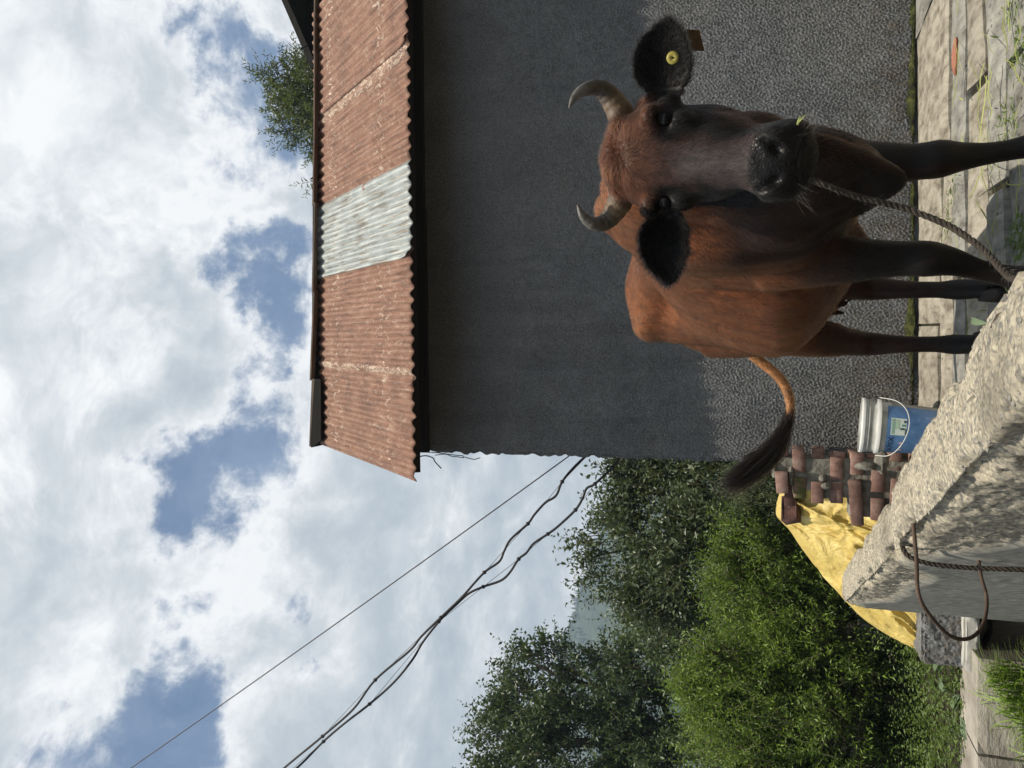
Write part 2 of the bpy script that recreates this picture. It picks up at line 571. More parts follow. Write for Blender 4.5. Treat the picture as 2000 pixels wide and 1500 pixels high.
house = empty('house', (1.2, 5.2, 0), 'dark grey roughcast house with rusty corrugated iron roof', 'house')
def house_walls():
    st = 0.0056
    nu, nv = int(WLEN / st), int((HTOP + .25) / st)
    rng = np.random.default_rng(11)
    w = rng.normal(size=(nu, nv))
    F = np.fft.rfft2(w)
    fx = np.fft.fftfreq(nu)[:, None]; fy = np.fft.rfftfreq(nv)[None, :]
    fr = np.hypot(fx, fy) / st                       # cycles per metre
    def band(c, s): return np.fft.irfft2(F * np.exp(-((np.log(fr + 1e-6) - math.log(c)) / s) ** 2), s=(nu, nv))
    def nz(a): return a / a.std()
    lump = nz(band(56, .55))
    low = nz(band(3.2, .7))
    fine = nz(band(78, .35))
    thr = np.clip(lump * .8, -0.7, 2.2)
    d = .0034 * thr + .0014 * fine + .0010 * low
    u = np.linspace(0, WLEN, nu); z = np.linspace(-.22, HTOP, nv)
    # left edge of the wall is worn and wavy
    U_, Z_ = np.meshgrid(u, z, indexing='ij')
    edge = np.exp(-(U_ / .018) ** 2)
    d = d - .012 * edge
    wob = .012 * np.interp(z, np.linspace(-.3, 3.1, 160), rng.normal(size=160) * .5)[None, :] * np.exp(-(U_ / .10) ** 2)
    P = WL0 + (U_ + wob)[..., None] * WE + d[..., None] * WN + np.array([0, 0, 1.0]) * Z_[..., None]
    obj('wall', P.reshape(-1, 3), gridf(nu, nv), M_CAST, house, True)
    # the other three sides
    D = 2.6
    back = WL0 - WN * D
    mb = MB()
    q = lambda p, zz: np.array([p[0], p[1], zz])
    A, B = WL0 - WN * .004 + WE * .012, WL0 + WE * WLEN
    C, Dd = B - WN * D, back + WE * .012
    mb.add([q(A, -.3), q(Dd, -.3), q(Dd, 4.0), q(WL0 - WN * .9, 4.0), q(A, HTOP)], [(0, 1, 2, 3, 4)])
    mb.add([q(B, -.3), q(C, -.3), q(C, 4.0), q(B, HTOP)], [(3, 2, 1, 0)])
    mb.add([q(Dd, -.3), q(C, -.3), q(C, 4.0), q(Dd, 4.0)], [(3, 2, 1, 0)])
    mb.build('side_wall', M_CAST, house)
house_walls()

# roof: steep lower slope of corrugated sheets
SL = np.array([.0567, .739, .897]); SL /= np.linalg.norm(SL)
EA = np.array([-.561, 3.95, 2.615]); EB = np.array([2.233, 3.99, 2.690])
EX = (EB - EA) / (EB - EA)[0]                      # per metre of x
RN = np.cross(EX, SL); RN /= np.linalg.norm(RN)
if RN[2] < 0: RN = -RN
RL = 1.87
PITCHC = 0.0745

def sheet_mat(name, rusty):
    m, nt, b = new_mat(name)
    v = local_vec(nt)
    uvn = nt.nodes.new('ShaderNodeUVMap').outputs[0]
    su = nd(nt, 'ShaderNodeSeparateXYZ', {0: uvn})
    # u across the sheet in metres, v along the slope in metres
    streak = nd(nt, 'ShaderNodeVectorMath', {0: uvn, 1: (70, 3.0, 1)}, operation='MULTIPLY').outputs[0]
    ns = noise(nt, streak, 1.0, 5, .6)
    nb_ = noise(nt, v, 5.5, 8, .65)
    nf = noise(nt, v, 60, 5, .7)
    if rusty:
        c = ramp(nt, nb_, [(0.28, (.095, .034, .018)), (0.44, (.165, .068, .038)), (0.56, (.22, .100, .058)), (0.75, (.27, .165, .120))])
        c = mixc(nt, ramp(nt, nf, [(.42, 0.0), (.75, .6)]), c, (.30, .19, .135))
        c = mixc(nt, ramp(nt, ns, [(.34, .85), (.50, 0)]), c, (.085, .038, .022))
        c = mixc(nt, ramp(nt, noise(nt, streak, 1.7, 5, .7), [(.58, 0), (.72, .6)]), c, (.38, .19, .09))
        # pale flakes: in bands across (old nail lines) and next to the laps
        band = mth(nt, 'ABSOLUTE', mth(nt, 'SUBTRACT', mth(nt, 'FRACT', mth(nt, 'MULTIPLY_ADD', su.outputs[1], 1.02, .02)), .5))
        band = ramp(nt, band, [(0.0, 1.0), (.04, .8), (.10, .35), (.5, .18)])
        fl = nd(nt, 'ShaderNodeVectorMath', {0: uvn, 1: (26, 14, 1)}, operation='MULTIPLY').outputs[0]
        flk = ramp(nt, noise(nt, fl, 1.0, 6, .75, 1.2), [(.56, 0), (.61, 1)])
        lapn = nd(nt, 'ShaderNodeAttribute', attribute_name='lap').outputs['Fac']
        k = mth(nt, 'MAXIMUM', mth(nt, 'MULTIPLY', band, 1.0), lapn)
        flk2 = ramp(nt, noise(nt, nd(nt, 'ShaderNodeVectorMath', {0: uvn, 1: (30, 9, 3)}, operation='MULTIPLY').outputs[0], 1.0, 6, .8, 2.0), [(.50, 0), (.56, 1)])
        amt = mth(nt, 'MAXIMUM', mth(nt, 'MULTIPLY', flk, k), mth(nt, 'MULTIPLY', flk2, lapn), clamp=True)
        c = mixc(nt, mth(nt, 'MULTIPLY', amt, .85), c, (.66, .56, .44))
        b.inputs['Roughness'].default_value = .75
        b.inputs['Metallic'].default_value = 0.0
    else:
        c = ramp(nt, nb_, [(0.3, (.22, .25, .25)), (0.5, (.33, .36, .355)), (0.75, (.44, .46, .44))])
        c = mixc(nt, ramp(nt, ns, [(.38, .85), (.50, 0)]), c, (.14, .105, .07))
        c = mixc(nt, ramp(nt, noise(nt, streak, 2.1, 4, .7), [(.62, 0), (.70, .7)]), c, (.66, .62, .50))
        c = mixc(nt, ramp(nt, nf, [(.55, 0), (.8, .5)]), c, (.30, .30, .27))
        b.inputs['Roughness'].default_value = .55
        b.inputs['Metallic'].default_value = 0.15
    nt.links.new(c, b.inputs['Base Color'])
    set_bump(nt, b, nf, .35, .002)
    return m

M_RUST = sheet_mat('rusty_sheet', True)
M_GALV = sheet_mat('galvanised_sheet', False)

def roof_sheet(x0, x1, m, lift, length, seed, lap_side=0, curl=0.0, name='roof_sheet'):
    rng = np.random.default_rng(seed)
    per = 14
    w = x1 - x0
    nu = int(w / PITCHC * per); nv = 40
    x = np.linspace(x0, x1, nu); s = np.linspace(0, length, nv)
    Xg, Sg = np.meshgrid(x, s, indexing='ij')
    wav = .0095 * np.cos(2 * math.pi * Xg / PITCHC)
    warp_ = .007 * fbm(np.stack([Xg * 2, Sg * 1.4, 0 * Xg + seed], -1).reshape(-1, 3), 1.0, 3, seed).reshape(Xg.shape)
    jag = .006 * np.interp(x, np.linspace(x0, x1, 40), rng.normal(size=40))
    s2 = Sg + (jag[:, None]) * (1 - Sg / length)
    lft = lift + wav + warp_
    if curl:
        k = np.exp(-((Xg - (x1 if curl > 0 else x0)) / .05) ** 2) * np.exp(-(Sg / .10) ** 2)
        lft = lft + abs(curl) * k
    P = EA + (Xg - EA[0])[..., None] * EX + s2[..., None] * SL + lft[..., None] * RN
    v = P.reshape(-1, 3)
    f = gridf(nu, nv)
    me = make_mesh(name, v, f, m, True)
    uv = me.uv_layers.new(name='UVMap')
    li = np.empty(len(me.loops), np.int32); me.loops.foreach_get('vertex_index', li)
    uvd = np.stack([Xg.ravel() + seed * 3.7, Sg.ravel()], -1)[li]
    uv.data.foreach_set('uv', uvd.astype(np.float32).ravel())
    at = me.attributes.new('lap', 'FLOAT', 'POINT')
    dist = (Xg - x0) if lap_side < 0 else (x1 - Xg)
    lap = np.where((dist < .115) & (lap_side != 0), 1.0 - .3 * np.clip(dist / .115, 0, 1), 0.0)
    at.data.foreach_set('value', lap.ravel().astype(np.float32))
    o = bpy.data.objects.new(name, me)
    place(o, house)
    sol = o.modifiers.new('thick', 'SOLIDIFY'); sol.thickness = .0016; sol.offset = -1
    return o

roof_sheet(-.561, .045, M_RUST, .004, RL, 1, 0)
roof_sheet(-.025, .80, M_RUST, .0005, RL - .01, 2, -1)
roof_sheet(.735, 1.30, M_GALV, .005, RL + .01, 3, 0, curl=-.03)
roof_sheet(1.25, 2.03, M_RUST, .0005, RL, 4, 1)
roof_sheet(1.99, 2.85, M_RUST, .0045, RL, 5, 0, curl=-.022)
bpy.data.objects['roof_sheet.002']['label'] = 'bare grey galvanised sheet between the rusty ones'

def roof_extra():
    # battens and wall plate under the sheets, seen dark from below
    e = lambda x, s, l: EA + (x - EA[0]) * EX + s * SL + l * RN
    for s in (.10, .95, 1.75):
        mb = MB()
        p = np.array([e(-.52, s - .03, -.016), e(-.52, s + .03, -.016), e(-.52, s + .03, -.060), e(-.52, s - .03, -.060)])
        mb.prism(p, EX * 3.3)
        mb.build('batten', M_PLANK_SHADE, house)
    for x in (-.40, .25, .95, 1.65, 2.35):
        mb = MB()
        p = np.array([e(x, .30, -.061), e(x, 1.84, -.061), e(x, 1.84, -.12), e(x, .30, -.10)])
        mb.prism(p, EX * .06)
        mb.build('rafter', M_PLANK_SHADE, house)
    # plank along the wall head
    a = WL0 + WN * .012 + WE * .0
    p = np.array([[a[0], a[1], 2.775], [a[0], a[1], 2.95]])
    mb = MB().prism(np.array([p[0], p[0] + WN * .035, p[1] + WN * .035, p[1]]), WE * 1.55)
    mb.build('fascia_board', M_PLANK_SHADE, house)
    b0 = a + WE * 1.555
    p = np.array([[b0[0], b0[1], 2.785], [b0[0], b0[1], 2.96]])
    mb = MB().prism(np.array([p[0], p[0] + WN * .032, p[1] + WN * .032, p[1]]), WE * 1.8)
    mb.build('fascia_board', M_PLANK_SHADE, house)
    # dark strip standing in for the shade in the gap below the upper roof
    t0, t1 = e(-.40, RL - .02, -.03), e(3.0, RL - .02, -.03)
    mb = MB().prism(np.array([t0 + [0, .10, -.05], t0 + [0, .13, -.05], t0 + [0, .13, .05], t0 + [0, .10, .05]]), t1 - t0)
    mb.build('gap_shade', M_PLANK_SHADE, house)
    # upper roof: flat sheets with a ragged timber edge just above the lower slope
    M_EDGE = rough_mat('weathered_batten', [(0.3, (.10, .075, .058)), (0.7, (.20, .155, .12))], 6, vscale=(1, 6, 6), bump=.4)
    M_UROOF = rough_mat('old_iron', [(0.3, (.07, .045, .035)), (0.7, (.14, .09, .07))], 4)
    spec = [(628, 607, 760, 612, 26), (757, 606, 935, 613, 15), (930, 610, 1105, 614, 11), (1098, 611, 1235, 613, 12), (1230, 613, 1400, 614, 10), (1395, 613, 1540, 615, 11)]
    for i, (u0, v0, u1, v1, th) in enumerate(spec):
        y = 5.02 + .012 * (i % 2)
        A, B = pty(u0, v0, y), pty(u1, v1, y)
        h = .013 if i else .03
        mb = MB().prism(np.array([A, A + [0, .05, .0], A + [0, .05, h], A + [0, 0, h]]) - [0, 0, h * .5], B - A)
        mb.build('edge_batten', M_EDGE, house)
    A, B = pty(626, 609, 5.06), pty(1560, 615, 5.06)
    back = np.array([0, 2.1, .5])
    mb = MB().prism(np.array([A, A + back, A + back + [0, 0, .006], A + [0, 0, .006]]), B - A)
    mb.build('upper_roof', M_PLANK_SHADE, house)  # near-black colour stands in for the shade under these sheets
    # ragged underside corner at the left end, its shade drawn as a dark sheet
    c = pty(632, 612, 5.04)
    mb = MB().prism(np.array([pty(636, 606, 5.00), pty(626, 607, 5.00), pty(633, 618, 5.00), pty(640, 627, 5.00), pty(760, 626, 5.00), pty(760, 614, 5.00)]), (0, .03, 0))
    mb.build('underside_shade', M_PLANK_SHADE, house)
    # higher gable roof at the right
    g0, g1 = pty(1372, 618, 5.30), pty(1640, 500, 5.30)
    mb = MB().prism(np.array([g0, g1, g1 + [0, 0, .05], g0 + [-.02, 0, .05]]), (0, 2.4, 0))
    mb.build('gable_roof', M_PLANK_SHADE, house)
    h0, h1 = pty(1410, 611, 5.7), pty(1640, 520, 5.7)
    mb = MB().prism(np.array([h0, h1, [h1[0], 5.7, 3.9], [h0[0], 5.7, 3.9]]), (0, .05, 0))
    mb.build('gable_wall', M_PLANK_SHADE, house)
    # nail tip poking out at the gable edge
    n0 = pty(1412, 602, 5.29)
    MB().tube([n0, n0 + [-.03, -.02, .06]], .006, 5).build('nail', M_PLANK_SHADE, house)
    # loose wires at the eave corner
    M_WIRE = plain('black_wire', (.012, .012, .014), .5)
    P = lambda l, y: catmull(np.array([pty(u, v, y) for u, v in l]), 30)
    MB().tube(P([(606, 812), (610, 830), (606, 845), (598, 850), (585, 862)], 4.0), .0035, 5).build('wire_stub', M_WIRE, house, True)
    k = pty(604, 835, 4.0)
    MB().tube(P([(611, 850), (613, 870), (609, 882), (608, 893), (606, 905), (608, 905), (603, 925), (606, 938)], 4.40), .0028, 5).build('wire_stub', M_WIRE, house, True)
    MB().tube(P([(617, 815), (616, 850), (611, 890), (610, 905)], 4.42), .0028, 5).build('wire_stub', M_WIRE, house, True)
roof_extra()

# moss where the wall meets the paving
def moss():
    m = rough_mat('moss', [(0.34, (.020, .018, .012)), (0.5, (.045, .052, .014)), (0.66, (.10, .11, .03)), (0.8, (.15, .15, .06))], 26, bump=1.0, bscale=190, bdist=.015)
    nu, nv = 420, 10
    u = np.linspace(.02, WLEN, nu); k = np.linspace(0, 1, nv)
    Ug, K = np.meshgrid(u, k, indexing='ij')
    am = .12 + .75 * np.clip(fbm(np.stack([u * 3.1, 0 * u, 0 * u], -1), 1, 3, 2) + .12, 0, 1) * 2
    am += .8 * np.exp(-((u - 1.02) / .16) ** 2) + .6 * np.exp(-((u - .75) / .12) ** 2)
    a = math.pi / 2 * K
    w = (.030 * am)[:, None] * np.sin(a); h = (.026 * am)[:, None] * np.cos(a)
    nz_ = .008 * fbm(np.stack([Ug * 40, K * 6, 0 * K], -1).reshape(-1, 3), 1, 3, 8).reshape(K.shape)
    P = WL0 + Ug[..., None] * WE + (w + nz_ + .002)[..., None] * WN + (h + nz_ + .001)[..., None] * np.array([0, 0, 1.0])
    tag(obj('moss', P.reshape(-1, 3), gridf(nu, nv), m, None, True), 'green moss along the foot of the grey wall', 'moss', kind='stuff')
moss()

# ------------------------------------------------------------------ paving of long flagstones
M_SLAB = rough_mat('flagstone', [(0.30, (.10, .085, .062)), (0.42, (.22, .195, .155)), (0.55, (.33, .30, .245)), (0.72, (.42, .385, .32))], 8, rnd=True, vscale=(2.4, 1.0, 1), bump=.8, bscale=38, bdist=.010, rndval=.10, speck=(46, .86, (.13, .115, .09)))
M_SLAB2 = rough_mat('flagstone_grey', [(0.30, (.09, .085, .072)), (0.42, (.19, .185, .165)), (0.55, (.27, .262, .235)), (0.72, (.36, .348, .31))], 8, rnd=True, vscale=(2.4, 1.0, 1), bump=.8, bscale=38, bdist=.010, rndval=.10, speck=(46, .86, (.11, .11, .10)))
def paving():
    base = obj('paving', [[.2, 1.2, -.034], [5.5, 1.2, -.034], [5.5, 4.43, -.034], [-.9, 4.46, -.034], [-1.0, 4.2, -.034]], [(0, 1, 2, 3, 4)], M_DARKSOIL)
    tag(base, kind='structure')
    rng = np.random.default_rng(5)
    rows = [4.41, 3.72, 3.50, 3.25, 2.95, 2.70, 2.42, 2.14, 1.88, 1.55, 1.2]
    tilt = [0, -.06, -.02, .03, .02, .02, -.03, .0, .02, 0, 0]
    cuts = [[-.42, .28, 1.75, 4.2], [-.4, .95, 2.6, 4.0], [-.35, .42, 2.1, 4.4], [-.25, 1.05, 2.5, 4.0], [-.2, .62, 1.9, 4.0],
            [-.1, .95, 2.2, 3.6], [.0, .62, 1.75, 3.8], [.1, 1.0, 2.2, 3.2], [.2, .9, 1.9, 3.0], [.3, 1.3, 2.4]]
    def yl(i, x): return rows[i] + tilt[i] * (x - 1.2) + (.012 * math.sin(3.1 * x + i * 2.1) if i else 0) - (.03 * (x + .4) * .03 if i == 0 else 0)
    for i in range(len(rows) - 1):
        c = cuts[i]
        skews = rng.normal(size=len(c)) * .03
        for k in range(len(c) - 1):
            g = rng.uniform(.007, .018) if i else .006
            x0, x1 = c[k] + g, c[k + 1] - g
            nx = max(8, int((x1 - x0) / .028)); ny = 6
            xs_ = np.linspace(x0, x1, nx)
            gt, gb = rng.uniform(.004, .012), rng.uniform(.006, .016)
            top = np.array([yl(i, x) - gt for x in xs_]) + .030 * fbm(np.stack([xs_, 0 * xs_ + i, 0 * xs_], -1), 6, 5, 3 + i) - .010
            bot = np.array([yl(i + 1, x) + gb for x in xs_]) + .030 * fbm(np.stack([xs_, 0 * xs_ + i, 0 * xs_ + 9], -1), 6, 5, 13 + i) + .010
            zoff = rng.uniform(-.008, .006); tx, ty = rng.normal() * .004, rng.normal() * .008
            pv = []
            for a in range(nx):
                for b_ in range(ny):
                    q = b_ / (ny - 1)
                    y = top[a] * (1 - q) + bot[a] * q
                    x = xs_[a] + (skews[k] * (1 - a / (nx - 1)) + skews[k + 1] * a / (nx - 1)) * (q - .5)
                    ed = min(a, nx - 1 - a, b_, ny - 1 - b_) == 0
                    z = zoff + tx * (x - xs_.mean()) + ty * (q - .5) - (.012 if ed else 0)
                    pv.append([x, y, z])
            pv = np.array(pv)
            pv[:, 2] += .010 * fbm(pv * [3, 6, 1] + i * 3 + k, 1.6, 4, 4)
            nvt = len(pv)
            f = [tuple(q)[::-1] for q in gridf(nx, ny)]
            loop = [a * ny for a in range(nx)] + [(nx - 1) * ny + b_ for b_ in range(1, ny)] + [a * ny + ny - 1 for a in range(nx - 2, -1, -1)] + [b_ for b_ in range(ny - 2, 0, -1)]
            low = pv[loop].copy(); low[:, 2] = -.036
            allv = np.vstack([pv, low])
            L = len(loop)
            f += [(loop[j], loop[(j + 1) % L], nvt + (j + 1) % L, nvt + j) for j in range(L)]
            obj('flagstone', allv, f, M_SLAB if rng.random() > .38 else M_SLAB2, base, False)
    return base
PAVING = paving()

# ------------------------------------------------------------------ concrete parapet
def concrete_mat():
    m, nt, b = new_mat('rough_concrete')
    v = local_vec(nt)
    att = nd(nt, 'ShaderNodeAttribute', attribute_name='smoothness').outputs['Fac']
    big = noise(nt, v, 7, 8, .65)
    med = noise(nt, v, 45, 6, .7)
    # exposed aggregate
    vor = nd(nt, 'ShaderNodeTexVoronoi', {'Vector': v, 'Scale': 150.0, 'Randomness': 1.0})
    agg = ramp(nt, vor.outputs['Color'], [(0.0, (.07, .072, .078)), (.16, (.16, .165, .17)), (.3, (.30, .275, .22)), (.6, (.52, .46, .345)), (1.0, (.74, .66, .50))])
    gap = ramp(nt, vor.outputs['Distance'], [(.0, 1.0), (.55, .95), (.9, .5)])
    c = ramp(nt, big, [(.28, (.22, .195, .15)), (.5, (.39, .35, .275)), (.75, (.52, .47, .37))])
    c = mixc(nt, .68, c, agg)
    c = mixc(nt, 1.0, c, gap, 'MULTIPLY')
    c = mixc(nt, ramp(nt, med, [(.30, .8), (.45, 0)]), c, (.10, .095, .08))
    c = mixc(nt, ramp(nt, noise(nt, v, 3.4, 7, .65), [(.52, 0), (.66, .62)]), c, (.14, .125, .095))
    c = mixc(nt, ramp(nt, noise(nt, v, 26, 5, .7), [(.60, 0), (.68, .75)]), c, (.115, .105, .085))
    # board-marked face: long grain
    gv = nd(nt, 'ShaderNodeVectorMath', {0: v, 1: (50, 50, 1.6)}, operation='MULTIPLY').outputs[0]
    gr = noise(nt, gv, 1.0, 5, .65)
    s = ramp(nt, gr, [(.30, (.15, .148, .13)), (.5, (.25, .245, .215)), (.72, (.34, .33, .285))])
    s = mixc(nt, ramp(nt, med, [(.62, 0), (.8, .5)]), s, (.36, .35, .31))
    c = mixc(nt, att, c, s)
    nt.links.new(c, b.inputs['Base Color'])
    b.inputs['Roughness'].default_value = .92
    b.inputs['Specular IOR Level'].default_value = .25
    h = mth(nt, 'ADD', mth(nt, 'MULTIPLY', vor.outputs['Distance'], -.12), noise(nt, v, 75, 9, .78))
    h = mixc(nt, att, h, gr)
    set_bump(nt, b, h, .9, .005)
    return m
M_CONC = concrete_mat()
PWID = 0.185
NOTCH = 1.22
def parapet():
    root = empty('parapet', PW0 + DIR * 1.2 + [0, 0, LOW], 'rough broken concrete parapet in the foreground', 'parapet')
    ds = .0062
    s = np.arange(-1.25, 3.44, ds)
    # cross-section, walked from the bottom of the left face over the top to the bottom of the right face
    zl = np.concatenate([np.linspace(LOW - .05, -.35, 30)[:-1], np.linspace(-.35, PTOP, 100)])
    left = np.stack([np.zeros_like(zl), zl], -1)
    top = np.stack([np.linspace(0, PWID, 32)[1:-1], np.full(30, PTOP)], -1)
    zr = np.linspace(PTOP, -.1, 28)
    right = np.stack([np.full_like(zr, PWID), zr], -1)
    cs = np.vstack([left, top, right])
    nrm = np.vstack([np.tile([-1, 0.0], (len(left), 1)), np.tile([0, 1.0], (len(top), 1)), np.tile([1, 0.0], (len(right), 1))])
    ns, nc = len(s), len(cs)
    Sg = np.repeat(s[:, None], nc, 1); W_ = np.repeat(cs[None, :, 0], ns, 0); Zg = np.repeat(cs[None, :, 1], ns, 0)
    Q = np.stack([Sg, W_, Zg], -1).reshape(-1, 3)
    # lower edge of the broken zone on the left face
    lim = PTOP - .10 - .07 * np.clip(fbm(np.stack([s * 2.2, 0 * s, 0 * s], -1), 1, 3, 21) * 2 + .3, -.6, 1.5) - .10 * np.exp(-((s - .4) / .7) ** 2)
    isleft = (np.arange(nc) < len(left))[None, :]
    depth_top = np.clip((Zg - lim[:, None]) / .05, 0, 1)
    roughz = np.where(isleft, depth_top, 1.0)
    fine = fbm(Q, 38, 4, 31, .6).reshape(ns, nc)
    med = fbm(Q, 11, 4, 33).reshape(ns, nc)
    big = fbm(Q, 3.1, 3, 35).reshape(ns, nc)
    vfine = fbm(Q, 85, 3, 39, .7).reshape(ns, nc)
    flake = np.abs(fbm(Q * [1.0, 2.6, 2.6], 16, 4, 43, .6)).reshape(ns, nc)
    pit = np.clip(fbm(Q, 30, 2, 47).reshape(ns, nc) - .38, 0, 1)
    d = roughz * (np.where(isleft, 1.0, .55) * (.0035 * vfine + .003 * fine) + .005 * med + .009 * big - np.where(isleft, .014, .006) * flake + .004 - .035 * pit) + (1 - roughz) * (.0022 * fine + .004 * big)
    d -= np.where(isleft, depth_top * .014, 0)
    # broken arrises: lean both faces into the corner
    eL = np.exp(-((np.hypot(W_, Zg - PTOP)) / .030) ** 2); eR = np.exp(-((np.hypot(W_ - PWID, Zg - PTOP)) / .03) ** 2)
    chip = (.5 + 2.4 * np.clip(fbm(np.stack([s * 9, 0 * s, 0 * s], -1), 1, 4, 41, .65) + .1, 0, 1))[:, None]
    w2 = W_ + nrm[None, :, 0] * d + .026 * chip * eL - .020 * chip * eR
    z2 = Zg + nrm[None, :, 1] * d - .020 * chip * eL - .016 * chip * eR
    # notch with the rope in it, and the lower broken piece behind
    gN = np.exp(-(((Sg - NOTCH - .10 * (W_ - .08)) / .032) ** 2)) * np.clip((Zg - PTOP + .22) / .2, 0, 1)
    z2 -= .042 * gN * (Zg > PTOP - .22)
    w2 += np.where(isleft, .030 * gN, 0)
    # near piece stands a little prouder over the notch
    near = np.clip((NOTCH - Sg) / .06, 0, 1)
    z2 += np.where(Zg >= PTOP - 1e-6, .012 * near - .006, 0)
    P = PW0 + Sg[..., None] * DIR + w2[..., None] * PERP + z2[..., None] * np.array([0, 0, 1.0])
    # end of the wall: ragged and closed
    f = gridf(ns, nc)
    v = P.reshape(-1, 3)
    last = P[-1]
    cap = [last]
    for k in range(1, 4):
        c = last.mean(0) * [1, 1, 0] + last * [0, 0, 1]
        q = last * (1 - k / 3) + c * k / 3 + DIR * (.010 * k) * np.sin(k)
        q = q + .006 * np.stack([fbm(q, 20, 3, 50 + k), fbm(q, 20, 3, 60 + k), 0 * q[:, 0]], -1)
        cap.append(q)
    cap = np.array(cap)
    fcap = gridf(4, nc) + len(v)
    v = np.vstack([v, cap.reshape(-1, 3)])
    f = np.vstack([f, fcap])
    me = make_mesh('wall', v, f, M_CONC, True)
    at = me.attributes.new('smoothness', 'FLOAT', 'POINT')
    sm = np.concatenate([(1 - roughz).ravel(), np.full(cap.shape[0] * nc, .4)])
    at.data.foreach_set('value', sm.astype(np.float32))
    o = bpy.data.objects.new('wall', me)
    place(o, root)
    # rusty reinforcing loop sticking out of the left face
    M_REBAR = rough_mat('rusted_steel', [(0.3, (.045, .030, .022)), (0.6, (.10, .068, .048)), (0.8, (.18, .125, .09))], 40, bump=.6, bscale=200, bdist=.002, rough=.8)
    def face_pt(U, V):
        r = ray(U, V); c = np.array([0, 0, CAMZ])
        t = np.dot(PW0 - c, PERP) / np.dot(r, PERP)
        return c + r * t
    b0, b1 = face_pt(452, 1786), face_pt(404, 1912)
    out = -PERP + np.array([0.1, -.25, 0]); out /= np.linalg.norm(out)
    mid = b1 - b0
    L = .17
    path = [b0 - out * .03, b0 + out * .05, b0 + out * (L * .75) + [0, 0, .002], b0 + out * L + mid * .12, b0 + out * (L * 1.20) + mid * .38, b0 + out * (L * 1.17) + mid * .68,
            b0 + out * L * .93 + mid * .93, b0 + out * L * .55 + mid * 1.05, b1 + out * .035, b1 - out * .03]
    p = catmull(np.array(path), 420)
    r = .0043 + .0003 * np.sin(np.arange(420) * 2 * math.pi / 5)
    MB().tube(p, r, 9).build('rebar_loop', M_REBAR, root, True)
    # stones of the aggregate standing out of the broken top and arris
    rng = np.random.default_rng(12)
    M_AGG = rough_mat('aggregate_stone', [(.3, (.13, .13, .13)), (.5, (.27, .255, .22)), (.75, (.46, .42, .35))], 30, bump=.5, bscale=120, bdist=.003)
    vs, fs, c0 = [], [], 0
    bm = bmesh.new(); bmesh.ops.create_icosphere(bm, subdivisions=1, radius=1)
    co = np.array([q.co[:] for q in bm.verts]); ff = np.array([[q.index for q in f_.verts] for f_ in bm.faces]); bm.free()
    for k in range(260):
        ss = rng.uniform(-.25, 3.4); w = rng.uniform(-.004, PWID) if k % 3 else rng.uniform(-.006, .03)
        i = int(np.clip((ss + 1.25) / ds, 0, ns - 1)); j = len(left) + int(np.clip(w / PWID, 0, .999) * 30)
        p_ = P[i, min(j, nc - 1)]
        r_ = rng.uniform(.0018, .0050) * (1.3 if k % 7 == 0 else 1)
        q = co * (1 + .45 * fbm(co + k, 1.5, 2, k))[:, None] * [r_, r_ * rng.uniform(.6, 1.1), r_ * rng.uniform(.4, .8)]
        a_ = rng.uniform(0, 6.28); ca, sa = math.cos(a_), math.sin(a_)
        q = q @ np.array([[ca, -sa, 0], [sa, ca, 0], [0, 0, 1]])
        vs.append(q + p_ + [0, 0, -r_ * .15]); fs.append(ff + c0); c0 += len(co)
    ag = obj('aggregate', np.vstack(vs), np.vstack(fs), M_AGG, root)
    ag['kind'] = 'stuff'
    # rusty nail end
    p_ = ptd(903, 1984, .93)
    s_ = (p_ - PW0) @ DIR
    c_ = PW0 + DIR * s_ + PERP * .150 + [0, 0, PTOP + .004]
    MB().tube(np.array([c_, c_ + DIR * .012 + [0, 0, .006], c_ + DIR * .030 - PERP * .01 + [0, 0, .009]]), .0019, 6).build('nail', M_REBAR, root)
    return root
PARAPET = parapet()

